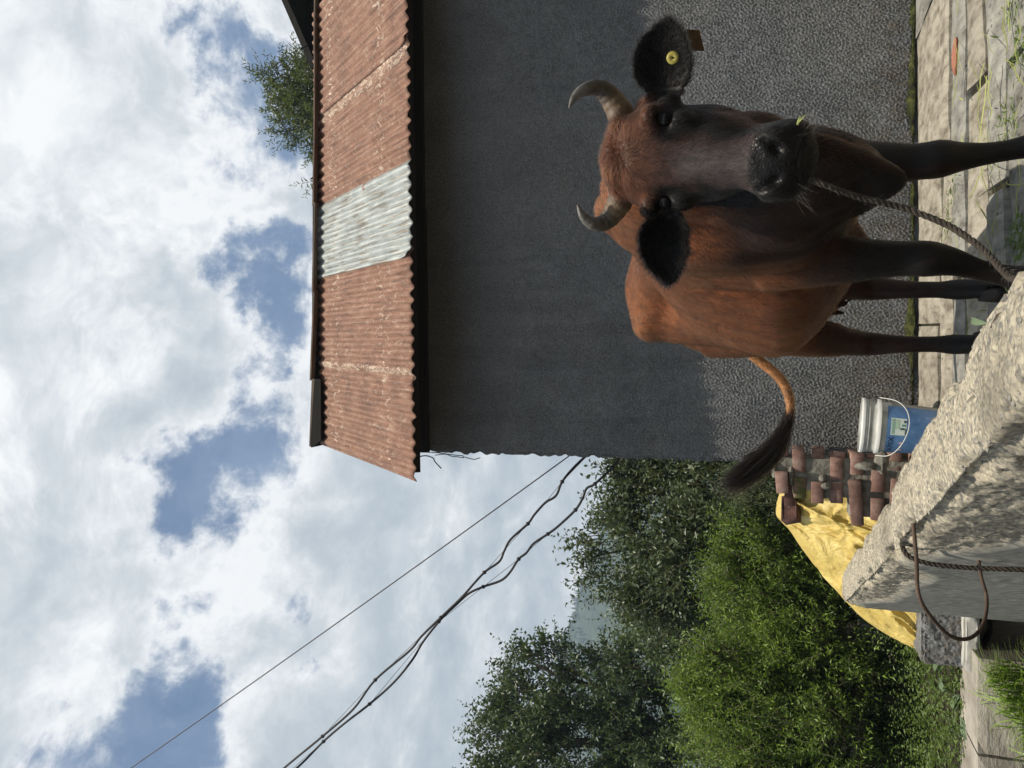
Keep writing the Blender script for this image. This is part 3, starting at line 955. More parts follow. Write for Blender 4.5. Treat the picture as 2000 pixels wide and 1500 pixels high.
# ------------------------------------------------------------------ ledge, pier and slab at the lower left
M_LEDGE = rough_mat('worn_sandstone', [(0.25, (.14, .12, .10)), (0.45, (.25, .225, .19)), (0.6, (.36, .33, .285)), (0.8, (.42, .39, .34))], 4.5, vscale=(1, 1, 3), bump=.7, bscale=30, bdist=.012)
def ledge():
    root = empty('ledge_wall', (-2.6, 4.3, LOW), 'low pale stone ledge wall with grass at its foot', 'wall')
    rng = np.random.default_rng(2)
    y0 = 4.22
    ztop = pty(90, 1911, y0)[2]
    xs_ = [-4.3, -3.4, -2.55, -1.78, -1.31]
    zz = [ztop, ztop - .22, ztop - .45, LOW - .05]
    for r in range(3):
        for k in range(len(xs_) - 1):
            sh = 0 if r % 2 == 0 else .25
            x0, x1 = xs_[k] + (sh if k else 0) + .006, xs_[k + 1] + (sh if k < len(xs_) - 2 else 0) - .006
            z1, z0 = zz[r] - (.006 if r else 0), zz[r + 1] + .004
            nx, nz_ = max(6, int((x1 - x0) / .05)), 7
            A, B = np.meshgrid(np.linspace(x0, x1, nx), np.linspace(z0, z1, nz_), indexing='ij')
            ed = np.minimum.reduce([np.arange(nx)[:, None] + 0 * B, (nx - 1 - np.arange(nx))[:, None] + 0 * B, np.arange(nz_)[None, :] + 0 * B, (nz_ - 1 - np.arange(nz_))[None, :] + 0 * B]) == 0
            d = .022 * fbm(np.stack([A, 0 * A, B], -1).reshape(-1, 3), 7, 4, r * 7 + k).reshape(A.shape) + .012 * ed
            F = np.stack([A, y0 + d, B], -1)
            Bk = np.stack([A, np.full_like(A, y0 + .42), B], -1)
            v = np.vstack([F.reshape(-1, 3), Bk.reshape(-1, 3)])
            nn = nx * nz_
            f = [tuple(q) for q in gridf(nx, nz_)] + [tuple(q + nn)[::-1] for q in gridf(nx, nz_)]
            loop = [a * nz_ for a in range(nx)] + [(nx - 1) * nz_ + b for b in range(1, nz_)] + [a * nz_ + nz_ - 1 for a in range(nx - 2, -1, -1)] + [b for b in range(nz_ - 2, 0, -1)]
            f += [(loop[(j + 1) % len(loop)], loop[j], loop[j] + nn, loop[(j + 1) % len(loop)] + nn) for j in range(len(loop))]
            obj('stone', v, f, M_LEDGE, root)
ledge()

def rough_box(name, c, d, m, parent=None, step=.02, amp=.006, freq=18, seed=0, rnd_edge=.012):
    """box with uneven faces and rounded arrises"""
    bm = bmesh.new()
    bmesh.ops.create_cube(bm, size=1.0)
    bmesh.ops.scale(bm, vec=Vector(d), verts=bm.verts)
    k = max(2, min(24, int(max(d) / step)))
    bmesh.ops.bevel(bm, geom=bm.edges[:], offset=rnd_edge, segments=2, affect='EDGES')
    bmesh.ops.triangulate(bm, faces=bm.faces[:])
    for _ in range(6):
        lg = [e for e in bm.edges if e.calc_length() > step * 1.6]
        if not lg: break
        bmesh.ops.subdivide_edges(bm, edges=lg, cuts=1)
        bmesh.ops.triangulate(bm, faces=[f for f in bm.faces if len(f.verts) > 3])
    bm.normal_update()
    co = np.array([v.co[:] for v in bm.verts]); nn = np.array([v.normal[:] for v in bm.verts])
    co = co + nn * (amp * fbm(co + seed * 3.3, freq, 4, seed))[:, None]
    fs = np.array([[v.index for v in f.verts] for f in bm.faces])
    bm.free()
    return obj(name, co + np.array(c), fs, m, parent, False)

def pier():
    root = empty('pier', (-1.35, 4.75, LOW), 'short roughcast pier on a pale slab beside the ledge wall', 'pier')
    p0, p1 = pty(207, 1800, 4.42), pty(300, 1884, 4.42)
    rough_box('shaft', ((p0[0] + p1[0]) / 2 + .10, 4.59, (p0[2] + p1[2]) / 2 - .01), (abs(p1[0] - p0[0]) + .22, .34, p0[2] - p1[2] + .02), M_CAST, root, .008, .013, 62, 3)
    q0, q1 = pty(197, 1883, 4.36), pty(300, 1914, 4.36)
    rough_box('slab', ((q0[0] + q1[0]) / 2 + .12, 4.58, (q0[2] + q1[2]) / 2), (abs(q1[0] - q0[0]) + .28, .44, q0[2] - q1[2]), M_CONC_LIGHT, root, .03, .010, 14, 5, .01)
    rough_box('footing', (q0[0] + .34, 4.72, q1[2] - .36), (.50, .4, .70), M_FOOT, root, .05, .012, 9, 7, .01)
M_CONC_LIGHT = rough_mat('pale_concrete', [(0.3, (.32, .31, .28)), (0.6, (.48, .47, .43)), (0.8, (.56, .55, .51))], 6, bump=.5, bscale=50, bdist=.005)
M_FOOT = rough_mat('shuttered_footing', [(0.3, (.10, .085, .065)), (0.7, (.21, .18, .14))], 5, vscale=(6, 6, .8), bump=.4)
pier()
# ------------------------------------------------------------------ ruined brick wall beside the house corner
def brick_mat(name, stops, moss):
    m, nt, b = new_mat(name)
    v = local_vec(nt, True)
    c = ramp(nt, noise(nt, v, 16, 8, .65), stops)
    c = mixc(nt, ramp(nt, noise(nt, v, 70, 5, .7), [(.60, 0), (.72, .7)]), c, (.38, .33, .28))
    c = mixc(nt, ramp(nt, noise(nt, v, 45, 5, .7), [(.30, .8), (.40, 0)]), c, (.03, .025, .02))
    if moss:
        c = mixc(nt, ramp(nt, noise(nt, v, 22, 6, .7), [(.50 - moss, 0), (.60 - moss, .95)]), c, (.085, .095, .022))
    oi = nt.nodes.new('ShaderNodeObjectInfo')
    k = mth(nt, 'MULTIPLY_ADD', oi.outputs['Random'], .4, .8)
    c = mixc(nt, 1.0, c, nd(nt, 'ShaderNodeCombineXYZ', {0: k, 1: k, 2: k}).outputs[0], 'MULTIPLY')
    nt.links.new(c, b.inputs['Base Color'])
    b.inputs['Roughness'].default_value = .92
    set_bump(nt, b, noise(nt, v, 130, 6, .7), .6, .004)
    return m
BST = [(0.3, (.11, .058, .045)), (0.5, (.21, .118, .092)), (0.72, (.31, .215, .18))]
M_BRICK = brick_mat('old_brick', BST, 0.0)
M_BRICKM = brick_mat('mossy_brick', BST, 0.08)
M_BRICKD = brick_mat('dark_brick', [(0.3, (.045, .020, .016)), (0.6, (.09, .04, .032)), (0.8, (.13, .065, .05))], 0.0)
M_MORTAR = rough_mat('old_mortar', [(0.3, (.10, .095, .075)), (0.6, (.22, .21, .175)), (0.8, (.34, .33, .29))], 20, bump=.8, bscale=60, bdist=.01)

def brick_mesh(seed, d=(.222, .106, .058), frog=False):
    bm = bmesh.new()
    bmesh.ops.create_cube(bm, size=1.0)
    bmesh.ops.scale(bm, vec=Vector(d), verts=bm.verts)
    if frog:
        f = max(bm.faces, key=lambda q: q.calc_center_median().z)
        r = bmesh.ops.inset_individual(bm, faces=[f], thickness=.02)
        bmesh.ops.translate(bm, vec=(0, 0, -.014), verts=f.verts[:])
    bmesh.ops.bevel(bm, geom=[e for e in bm.edges], offset=.0035, segments=1, affect='EDGES')
    bmesh.ops.triangulate(bm, faces=bm.faces[:])
    bmesh.ops.subdivide_edges(bm, edges=[e for e in bm.edges if e.calc_length() > .05], cuts=1)
    bmesh.ops.triangulate(bm, faces=bm.faces[:])
    bm.normal_update()
    co = np.array([v.co[:] for v in bm.verts]); nn = np.array([v.normal[:] for v in bm.verts])
    co += nn * (.0022 * fbm(co + seed * 7.7, 22, 3, seed))[:, None]
    fs = np.array([[v.index for v in f.verts] for f in bm.faces])
    bm.free()
    return co, fs
BRICKS = [brick_mesh(i) for i in range(4)]

def brick_wall():
    root = empty('brick_wall', (-.50, 4.18, 0), 'ruined mossy brick wall stepping down beside the house corner', 'wall')
    rng = np.random.default_rng(4)
    meshes = {}
    for mi, m in enumerate((M_BRICK, M_BRICKM)):
        for i, (v, f) in enumerate(BRICKS):
            meshes[mi, i] = make_mesh('brick', v, f, m)
    # course: top z, left end x, 'h'eaders / 's'tretchers from the left
    courses = [(.672, -.545, 'hh', 1), (.592, -.570, 'hhh', 1), (.505, -.600, 'hhh', 0), (.418, -.598, 'hhh', 0), (.330, -.690, 'shh', 0),
               (.240, -.66, 'hhh', 0), (.155, -.68, 'shh', 0), (.070, -.67, 'hshh', 0)]
    first = True
    for ci, (zt, xl, seq, mossy) in enumerate(courses):
        x = xl
        seq = seq + 'h' * 4
        for k, c in enumerate(seq):
            if x > -.43: break
            L = .116 if c == 'h' else .232
            mi = 1 if (mossy and rng.random() < .65) or rng.random() < .08 else 0
            me = meshes[mi, int(rng.integers(4))]
            o = bpy.data.objects.new('brick', me)
            y = 4.06 + rng.uniform(-.02, .022) + (.02 if k else 0) + (.115 if c == 'h' else .055)
            place(o, root, (x + L / 2, y, zt - .034))
            o.rotation_euler = (rng.normal() * .03, rng.normal() * .035, (math.pi / 2 if c == 'h' else 0) + rng.normal() * .08)
            x += L + rng.uniform(.004, .016)
        # second leaf of bricks towards the house
        for k in range(1):
            o = bpy.data.objects.new('brick', meshes[int(rng.random() < .2), int(rng.integers(4))])
            place(o, root, (-.398 + rng.uniform(-.012, .012), 4.27 + rng.uniform(-.02, .02), zt - .034 + rng.uniform(-.012, .012)))
            o.rotation_euler = (rng.normal() * .04, rng.normal() * .05, math.pi / 2 + rng.normal() * .12)
    # mortar core, recessed behind the brick faces, and squeezed-out lumps
    mb_v, mb_f, cnt = [], [], 0
    bm = bmesh.new()
    for ci, (zt, xl, seq, mossy) in enumerate(courses):
        w = -.36 - (xl + .03)
        r = bmesh.ops.create_cube(bm, size=1.0, matrix=Matrix.Translation((xl + .03 + w / 2, 4.205, zt - .055)) @ Matrix.Diagonal((w - .02, .22, .10, 1)))
    bmesh.ops.subdivide_edges(bm, edges=bm.edges[:], cuts=3, use_grid_fill=True)
    co = np.array([v.co[:] for v in bm.verts])
    co += .010 * np.stack([fbm(co, 20, 3, 1), fbm(co, 20, 3, 2), fbm(co, 20, 3, 3) * .6], -1)
    fs = [[v.index for v in f.verts] for f in bm.faces]
    bm.free()
    obj('mortar', co, fs, M_MORTAR, root)
    for (U, V, y, sx, sy, sz) in [(610, 1509, 4.16, .05, .05, .018), (585, 1513, 4.12, .045, .04, .02), (570, 1545, 4.10, .05, .04, .016), (552, 1612, 4.09, .022, .04, .030), (566, 1607, 4.09, .018, .03, .02), (590, 1690, 4.0, .02, .03, .05), (596, 1722, 4.02, .05, .04, .03)]:
        p = pty(U, V, y)
        bm = bmesh.new()
        bmesh.ops.create_icosphere(bm, subdivisions=2, radius=1.0)
        co = np.array([v.co[:] for v in bm.verts])
        fs = [[v.index for v in f.verts] for f in bm.faces]; bm.free()
        co = co * (1 + .35 * fbm(co + U, 1.6, 3, 5))[:, None] * [sx, sy, sz] + p
        obj('mortar_lump', co, fs, M_MORTAR, root)
brick_wall()

def loose_brick(name, U, V, y, rot, label, frog, m):
    v, f = brick_mesh(9 + int(frog), (.17, .095, .06), frog)
    o = obj(name, v, f, m, None, False, pty(U, V, y))
    o.rotation_euler = rot
    return tag(o, label, 'brick')
loose_brick('loose_brick', 506, 1545, 4.78, (math.radians(62), 0, math.radians(40)), 'dark brick with a hollow face weighing down the top of the yellow tarp', True, M_BRICKD)
loose_brick('loose_brick', 536, 1543, 4.74, (0, 0, math.radians(80)), 'dark brick lying between the mossy wall top and the hollow-faced brick', False, M_BRICKD)

# ------------------------------------------------------------------ yellow tarp
def tarp():
    m, nt, b = new_mat('yellow_tarp')
    v = local_vec(nt)
    c = ramp(nt, noise(nt, v, 5, 6, .6), [(.3, (.46, .33, .075)), (.6, (.58, .45, .14)), (.8, (.68, .58, .28))])
    c = mixc(nt, ramp(nt, noise(nt, v, 26, 6, .7), [(.30, .6), (.42, 0)]), c, (.42, .30, .06))
    nt.links.new(c, b.inputs['Base Color'])
    b.inputs['Roughness'].default_value = .5
    cr1 = mth(nt, 'ABSOLUTE', mth(nt, 'SUBTRACT', noise(nt, v, 11, 3, .5, .8), .5))
    cr2 = mth(nt, 'ABSOLUTE', mth(nt, 'SUBTRACT', noise(nt, v, 27, 3, .5, .8), .5))
    hgt = mth(nt, 'ADD', mth(nt, 'MULTIPLY', mth(nt, 'MINIMUM', cr1, .12), 6.0), mth(nt, 'MULTIPLY', mth(nt, 'MINIMUM', cr2, .10), 3.0))
    set_bump(nt, b, hgt, .34, .012)
    crest = np.array([pty(u, v_, 4.95) for u, v_ in [(600, 1560), (560, 1535), (520, 1520), (496, 1519), (480, 1531), (460, 1549), (416, 1578), (376, 1610), (344, 1638), (298, 1682), (266, 1728), (248, 1770), (243, 1796)]])
    nu, nv = 190, 120
    cr = catmull(crest, nu)
    p = np.linspace(0, 1, nu)
    drop = np.interp(p, [0, .5, .78, .95, 1.0], [.62, .60, .42, .16, .05])
    q = np.linspace(-.5, 1, nv)
    Pg, Qg = np.meshgrid(p, q, indexing='ij')
    fy = np.where(Qg > 0, -.42 * np.clip(Qg, 0, 1) ** .8, -.75 * Qg)
    fz = np.where(Qg > 0, -np.clip(Qg, 0, 1) ** 1.25, -(Qg / .5) ** 2 * .35)
    P = cr[:, None, :] + np.stack([.10 * np.clip(Qg, 0, 1) - .05 * np.abs(Qg), fy, fz * drop[:, None]], -1)
    L = P.reshape(-1, 3)
    uv = np.stack([Pg * 1.5, Qg, 0 * Pg], -1).reshape(-1, 3)
    warp_ = .22 * np.stack([fbm(uv, 2.5, 3, 3), fbm(uv, 2.5, 3, 4), 0 * uv[:, 0]], -1)
    fold1 = 1.3 * np.exp(-4.5 * np.abs(fbm((uv + warp_) @ np.array([[5.5, 1.0, 0], [-2.2, 1.6, 0], [0, 0, 1]]), 1.0, 2, 11)))
    fold2 = 1.3 * np.exp(-4.5 * np.abs(fbm((uv + warp_) @ np.array([[9.0, 4.0, 0], [6.0, -7.0, 0], [0, 0, 1]]), 1.0, 2, 12)))
    fold3 = 1.2 * np.exp(-4.0 * np.abs(fbm((uv + warp_) @ np.array([[17.0, -5.0, 0], [9.0, 15.0, 0], [0, 0, 1]]), 1.0, 2, 14)))
    amp = (.25 + np.clip(np.abs(Qg), 0, 1)).ravel()
    L = L + np.stack([.3 * fold1, -1.0 * fold1, .55 * fold1], -1) * (.052 * amp)[:, None] + np.stack([0 * fold3, -fold3, .5 * fold3], -1) * (.010 * amp)[:, None] + np.stack([0 * fold2, -fold2, .5 * fold2], -1) * (.022 * amp)[:, None]
    o = obj('tarp', L, gridf(nu, nv), m, None, True)
    sol = o.modifiers.new('thick', 'SOLIDIFY'); sol.thickness = .002
    tag(o, 'crumpled yellow plastic tarp draped behind the brick wall', 'tarp')
    # what it covers: a heap of rubble, the tarp lies on it
    H = cr[:, None, :] + np.stack([.03 * np.clip(Qg, 0, 1) - .02 * np.abs(Qg), fy * .86 + .05, fz * drop[:, None] - .06], -1)
    base = H.copy(); base[..., 2] = LOW
    tag(obj('mound', H[::4, ::4].reshape(-1, 3), gridf(len(p[::4]), len(q[::4])), M_SOIL, None, True), kind='structure')
tarp()

# ------------------------------------------------------------------ paint bucket
def bucket():
    base = np.array([pty(664, 1760, 3.72)[0] - .012, 3.72, .002])
    root = empty('bucket', base, 'white plastic paint bucket with blue label and wire handle', 'bucket')
    M_W = rough_mat('bucket_plastic', [(0.3, (.22, .215, .18)), (0.45, (.38, .38, .34)), (0.6, (.47, .47, .43)), (0.8, (.55, .55, .51))], 14, rough=.45, bump=.1, bscale=50, bdist=.001, spec=.5)
    M_WW = rough_mat('bucket_rim', [(0.3, (.58, .58, .55)), (0.7, (.74, .74, .71))], 9, rough=.4, bump=.1, spec=.5)
    m, nt, b = new_mat('bucket_label')
    v = local_vec(nt)
    c = ramp(nt, noise(nt, v, 14, 7, .6), [(.3, (.045, .11, .24)), (.55, (.085, .19, .38)), (.75, (.15, .27, .46))])
    c = mixc(nt, ramp(nt, noise(nt, v, 40, 6, .7), [(.58, 0), (.75, .5)]), c, (.40, .45, .52))
    sx = nd(nt, 'ShaderNodeSeparateXYZ', {0: v}).outputs[2]
    c = mixc(nt, mth(nt, 'MULTIPLY', ramp(nt, noise(nt, v, 18, 6, .6), [(.42, 0), (.6, .7)]), ramp(nt, sx, [(.02, 1), (.12, 0)])), c, (.13, .16, .22))
    nt.links.new(c, b.inputs['Base Color'])
    b.inputs['Roughness'].default_value = .5
    M_L = m
    H = .302
    rb, rt = .098, .1155
    rr = lambda z: rb + (rt - rb) * z / H
    prof = [(0, .004), (rb - .006, 0), (rb, .006)] + [(rr(z), z) for z in np.linspace(.01, .222, 12)] + [(rr(.226) + .0, .226), (rr(.228) + .006, .228), (rr(.245) + .0065, .246), (rr(.25) + .0012, .249), (rr(.27), .270),
            (rr(.272) + .003, .272), (rr(.277) + .003, .277), (rr(.278) + .0005, .279), (rr(.283) + .004, .283), (rr(.288) + .004, .288), (rr(.289) + .001, .290), (rr(.291) + .004, .292), (rr(.30) + .0045, H),
            (rt + .002, H + .003), (rt - .001, H), (rr(.20) - .003, .20), (rb - .005, .01), (0, .008)]
    T = Matrix.Rotation(math.radians(4.2), 3, 'Y') @ Matrix.Rotation(math.radians(-2), 3, 'X')
    Tn = np.array(T)
    fin = lambda v: np.asarray(v) @ Tn.T + base
    v, f = lathe(prof, 56)
    obj('body', fin(v), f, M_W, root, True)
    v, f = lathe([(rr(.291) + .0055, .291), (rr(.300) + .0062, .3005), (rt + .0035, H + .0045), (rt - .0005, H + .0035)], 56)
    obj('rim', fin(v), f, M_WW, root, True)
    v, f = lathe([(rr(.229) + .0075, .2290), (rr(.245) + .008, .2445), (rr(.247) + .004, .2475)], 56)
    obj('collar', fin(v), f, M_WW, root, True)
    # angle measured so that 0 faces the camera, + to the right in the photo
    cam_a = math.atan2(-base[1], -base[0])
    def patch(a0, a1, z0, z1, off, n=24):
        aa = np.linspace(a0, a1, n); zz = np.linspace(z0, z1, 8)
        A, Zz = np.meshgrid(aa, zz, indexing='ij')
        R = rr(Zz) + off
        th = cam_a + A
        return np.stack([R * np.cos(th), R * np.sin(th), Zz], -1).reshape(-1, 3), gridf(n, 8)
    v, f = patch(-1.75, 1.02, .012, .206, .0008, 48)
    lab = obj('label', fin(v), f, M_L, root, True)
    v, f = patch(1.03, 1.9, .012, .19, .0006, 20)
    obj('label_border', fin(v), f, rough_mat('bare_label_strip', [(.3, (.22, .22, .19)), (.7, (.36, .35, .31))], 20, bump=0), root, True)
    # picture of a house: pale panel with green blocks
    pal = [(-.30, .38, .132, .192, (.52, .60, .54), .0014), (-.26, .34, .178, .188, (.22, .36, .30), .0020), (-.05, .32, .160, .176, (.36, .48, .36), .0020), (-.26, -.14, .138, .166, (.58, .64, .60), .0020),
           (-.08, .0, .140, .156, (.05, .10, .11), .0026), (-.28, -.02, .1335, .1375, (.07, .12, .11), .0026), (.06, .14, .137, .150, (.08, .20, .18), .0026), (.20, .30, .134, .143, (.03, .07, .10), .0026)]
    for i, (a0, a1, z0, z1, col, off) in enumerate(pal):
        v, f = patch(a0, a1, z0, z1, off, 10)
        obj('label_print', fin(v), f, plain('label_print_%d' % i, col, .5), lab, True)
    # letters and three round marks
    cu = bpy.data.curves.new('letters', 'FONT'); cu.body = 'APEX'; cu.size = 1.0; cu.resolution_u = 3
    to = bpy.data.objects.new('letters', cu); COL.objects.link(to)
    dg = bpy.context.evaluated_depsgraph_get(); dg.update()
    tm = bpy.data.meshes.new_from_object(to.evaluated_get(dg))
    co = np.array([q.co[:] for q in tm.vertices]); fs = [tuple(p_.vertices) for p_ in tm.polygons]
    bpy.data.objects.remove(to, do_unlink=True)
    w = co[:, 0].max() - co[:, 0].min()
    a = -1.12 + (co[:, 0] - co[:, 0].min()) / w * .74
    zz = .178 + co[:, 1] / .72 * .021
    R = rr(zz) + .0018
    lv = np.stack([R * np.cos(cam_a + a), R * np.sin(cam_a + a), zz], -1)
    obj('lettering', fin(lv), fs, plain('label_ink', (.010, .014, .035), .5), lab)
    for k, (ac, zc_) in enumerate([(-.64, .150), (-.83, .149), (-1.04, .148)]):
        aa = np.linspace(0, 2 * math.pi, 20, endpoint=False)
        th = cam_a + ac + .055 * np.cos(aa); z_ = zc_ + .0065 * np.sin(aa)
        R = rr(z_) + .0018
        obj('label_mark', fin(np.stack([R * np.cos(th), R * np.sin(th), z_], -1)), [tuple(range(20))], plain('label_mark_%d' % k, (.52, .38, .42), .5), lab)
    # wire handle hanging forward
    aL, aR = cam_a - 1.62, cam_a + 1.45
    hz = .237
    R0 = rr(hz) + .010
    pts = []
    for t in np.linspace(0, math.pi, 9):
        aa = cam_a + 1.45 - t / math.pi * 3.07
        R = R0 + .006 + .012 * math.sin(t)
        pts.append([R * math.cos(aa), R * math.sin(aa), hz - .108 * math.sin(t) ** .8 - .012 * math.sin(2 * t)])
    MB().tube(fin(catmull(np.array(pts), 60)), .0019, 7).build('handle', plain('handle_wire', (.58, .58, .55), .4), root, True)
    return root
bucket()

# ------------------------------------------------------------------ wires to the house
M_CABLE = plain('cable_sheath', (.018, .018, .022), .55)
def wires():
    A, B = pty(-160, 24, 4.55), pty(609, 1111, 4.62)
    k = np.linspace(0, 1, 24)[:, None]
    p = A * (1 - k) + B * k - np.array([0, 0, .03]) * (4 * k * (1 - k))
    tag(MB().tube(p, .0042, 6).build('wire', plain('single_wire', (.035, .022, .022), .6), None, True), 'thin straight single wire running up from the house, above the cables', 'wire')
    C1 = [(609, 1146), (607, 1142), (586, 1120), (559, 1098), (532, 1086), (518, 1065), (495, 1044), (477, 1031), (447, 998), (424, 985), (403, 975), (382, 946), (341, 909), (331, 900), (294, 861), (257, 823), (229, 800), (172, 733), (115, 690), (62, 630), (0, 555), (-60, 490), (-160, 370)]
    C2 = [(604, 1211), (602, 1208), (587, 1196), (555, 1162), (546, 1146), (527, 1138), (504, 1124), (472, 1090), (457, 1070), (438, 1042), (420, 1028), (408, 1013), (382, 996), (366, 978), (354, 944), (341, 916), (318, 890), (290, 861), (246, 826), (212, 806), (168, 770), (125, 722), (88, 674), (52, 632), (0, 580), (-60, 505), (-160, 392)]
    K1 = [(559, 1098), (477, 1031), (382, 946), (294, 861), (172, 733), (62, 630)]
    K2 = [(587, 1196), (555, 1162), (504, 1124), (457, 1070), (408, 1013), (354, 944), (286, 857), (125, 722), (52, 632)]
    for i, (C, K) in enumerate(((C1, K1), (C2, K2))):
        Y = lambda u: 4.62 - (609 - u) / 800 * .3 + (.03 * i)
        root = empty('cable', pty(C[0][0], C[0][1], Y(C[0][0])), ['upper wavy black cable tied to a thin bearer wire', 'lower wavy black cable tied to a thin bearer wire'][i], 'cable', 'cables between house and pole')
        p = catmull(np.array([pty(u, v, Y(u)) for u, v in C]), 170)
        MB().tube(p, .0078, 7).build('sheath', M_CABLE, root, True)
        b = [C[0]] + K + [C[-1]]
        bp = catmull(np.array([pty(u, v, Y(u)) for u, v in b]), 60)
        bp = np.vstack([np.linspace(pty(*b[j], Y(b[j][0])), pty(*b[j + 1], Y(b[j + 1][0])), 5)[:-1] for j in range(len(b) - 1)])
        MB().tube(bp, .0016, 5).build('bearer_wire', M_CABLE, root, True)
        for (u, v) in K:
            c = pty(u, v, Y(u))
            vv, ff = lathe([(0, -.014), (.010, -.010), (.013, 0), (.010, .010), (0, .014)], 8)
            obj('tie', vv + c, ff, M_CABLE, root, True)
wires()
# ------------------------------------------------------------------ cow
def smoothstep(a, b, x):
    t = np.clip((x - a) / (b - a), 0, 1)
    return t * t * (3 - 2 * t)

def gauss(p, c, r):
    q = (p - np.asarray(c)) / np.asarray(r)
    return np.exp(-(q * q).sum(-1))

def ellipsoid(c, r, rot=None, seg=20, rings=12):
    th = np.linspace(0, math.pi, rings + 1)[1:-1]
    ph = np.linspace(0, 2 * math.pi, seg, endpoint=False)
    v = [[0, 0, 1.0]] + [[math.sin(t) * math.cos(a), math.sin(t) * math.sin(a), math.cos(t)] for t in th for a in ph] + [[0, 0, -1.0]]
    f = [(0, 1 + j, 1 + (j + 1) % seg) for j in range(seg)]
    m = len(th)
    for i in range(m - 1):
        for j in range(seg):
            k = (j + 1) % seg
            f.append((1 + i * seg + j, 1 + (i + 1) * seg + j, 1 + (i + 1) * seg + k, 1 + i * seg + k))
    e = 1 + m * seg
    f += [(e, 1 + (m - 1) * seg + (j + 1) % seg, 1 + (m - 1) * seg + j) for j in range(seg)]
    v = np.array(v) * np.asarray(r)
    if rot is not None:
        v = v @ np.asarray(rot).T
    return v + np.asarray(c), f

def proj(p):
    p = np.asarray(p, float) - [0, 0, CAMZ]
    dep = p[..., 1] * CP + p[..., 2] * SP
    up = -p[..., 1] * SP + p[..., 2] * CP
    return 750 + 1500 * p[..., 0] / dep, 1000 - 1500 * up / dep

# body axis: a metres backwards from above the forelegs, l to the right in the photo
AX0 = np.array([.445, 1.95, 0]); AXB = np.array([-.139, .990, 0.0]); AXL = np.array([.990, .139, 0.0])
def ax(a, l, z): return AX0 + AXB * a + AXL * l + np.array([0, 0, z])
# head frame: t down the face from the poll, n out of the face, l to the right in the photo
H0 = ptd(1187, 1194, 1.655); HM = ptd(1180, 1568, 1.445)
HLAT = 1.12
HD = HM - H0; HLEN = float(np.linalg.norm(HD)); HD = HD / HLEN
PSI = math.radians(25)
HL = np.array([math.cos(PSI), -math.sin(PSI), -.02]); HL -= HD * HL.dot(HD); HL /= np.linalg.norm(HL)
HN = np.cross(HL, HD); HN /= np.linalg.norm(HN)
if HN[1] > 0: HN = -HN
HS = HLEN / .455
def hd(l, n, t): return H0 + (HL * (l * HLAT) + HN * n + HD * t) * HS
def to_head(p):
    q = (p - H0) / HS
    return q @ HL / HLAT, q @ HN, q @ HD

EAR_R = dict(base=ptd(1296, 1302, 1.60), tip=ptd(1470, 1303, 1.53), w=.064, nrm=np.array([-.25, -.95, .05]), bend=np.array([0, -.010, .010]))
EAR_L = dict(base=ptd(1104, 1306, 1.68), tip=ptd(940, 1306, 1.66), w=.058, nrm=np.array([.05, -.95, -.22]), bend=np.array([0, -.008, .010]))

def ear_rings(e):
    b, t = e['base'], e['tip']
    axis = t - b; L = np.linalg.norm(axis); axis = axis / L
    n_ = e['nrm'] - axis * axis.dot(e['nrm']); n_ /= np.linalg.norm(n_)
    s_ = np.cross(axis, n_)
    us = np.linspace(0, 1, 22)
    prof = np.interp(us, [0, .10, .25, .42, .6, .76, .88, .95, 1.0], [.36, .55, .88, 1.0, .94, .74, .48, .27, .06]) * e['w']
    rings = []
    k = 14
    for u, w in zip(us, prof):
        c = b + axis * L * u + e['bend'] * math.sin(u * math.pi)
        vv = np.linspace(-1, 1, k)
        cup = .50 * w * (1 - vv ** 2) * (1 - .35 * u)
        th = .0075 * np.sqrt(np.clip(1 - .92 * vv ** 2, 0.05, 1)) * (1 - .25 * u)
        front = c + s_ * (vv * w)[:, None] - n_ * cup[:, None] + n_ * th[:, None]
        back = c + s_ * (vv * w)[:, None] - n_ * cup[:, None] - n_ * th[:, None]
        rings.append(np.vstack([front, back[::-1]]))
    return np.array(rings), (b, axis, n_, s_, L)

LEGS = {
    'front_r': [(.500, 2.03, .66, .088), (.512, 1.985, .54, .076), (.505, 1.955, .42, .056), (.502, 1.945, .335, .0415), (.503, 1.940, .285, .0435), (.505, 1.945, .240, .0325), (.508, 1.947, .18, .0245), (.514, 1.945, .125, .0255), (.520, 1.935, .085, .034), (.526, 1.915, .05, .030), (.530, 1.905, .02, .034)],
    'front_l': [(.318, 2.06, .66, .085), (.305, 2.04, .54, .066), (.300, 2.035, .42, .050), (.298, 2.035, .345, .0425), (.294, 2.030, .295, .0435), (.286, 2.040, .245, .034), (.266, 2.055, .185, .0255), (.250, 2.060, .13, .0265), (.238, 2.055, .088, .034), (.228, 2.035, .05, .030), (.222, 2.025, .02, .034)],
    'hind_l': [(.215, 2.78, .86, .125), (.180, 2.70, .66, .098), (.158, 2.73, .55, .073), (.146, 2.80, .45, .053), (.138, 2.86, .375, .0435), (.135, 2.865, .330, .0395), (.132, 2.845, .25, .0300), (.130, 2.83, .16, .0270), (.128, 2.82, .10, .034), (.126, 2.79, .05, .031), (.125, 2.775, .02, .035)],
    'hind_r': [(.42, 2.78, .86, .125), (.40, 2.66, .66, .098), (.365, 2.68, .55, .073), (.335, 2.74, .45, .054), (.322, 2.79, .375, .0445), (.316, 2.795, .330, .0400), (.306, 2.775, .25, .0305), (.300, 2.76, .16, .0275), (.297, 2.75, .10, .034), (.294, 2.72, .05, .031), (.292, 2.705, .02, .035)],
}
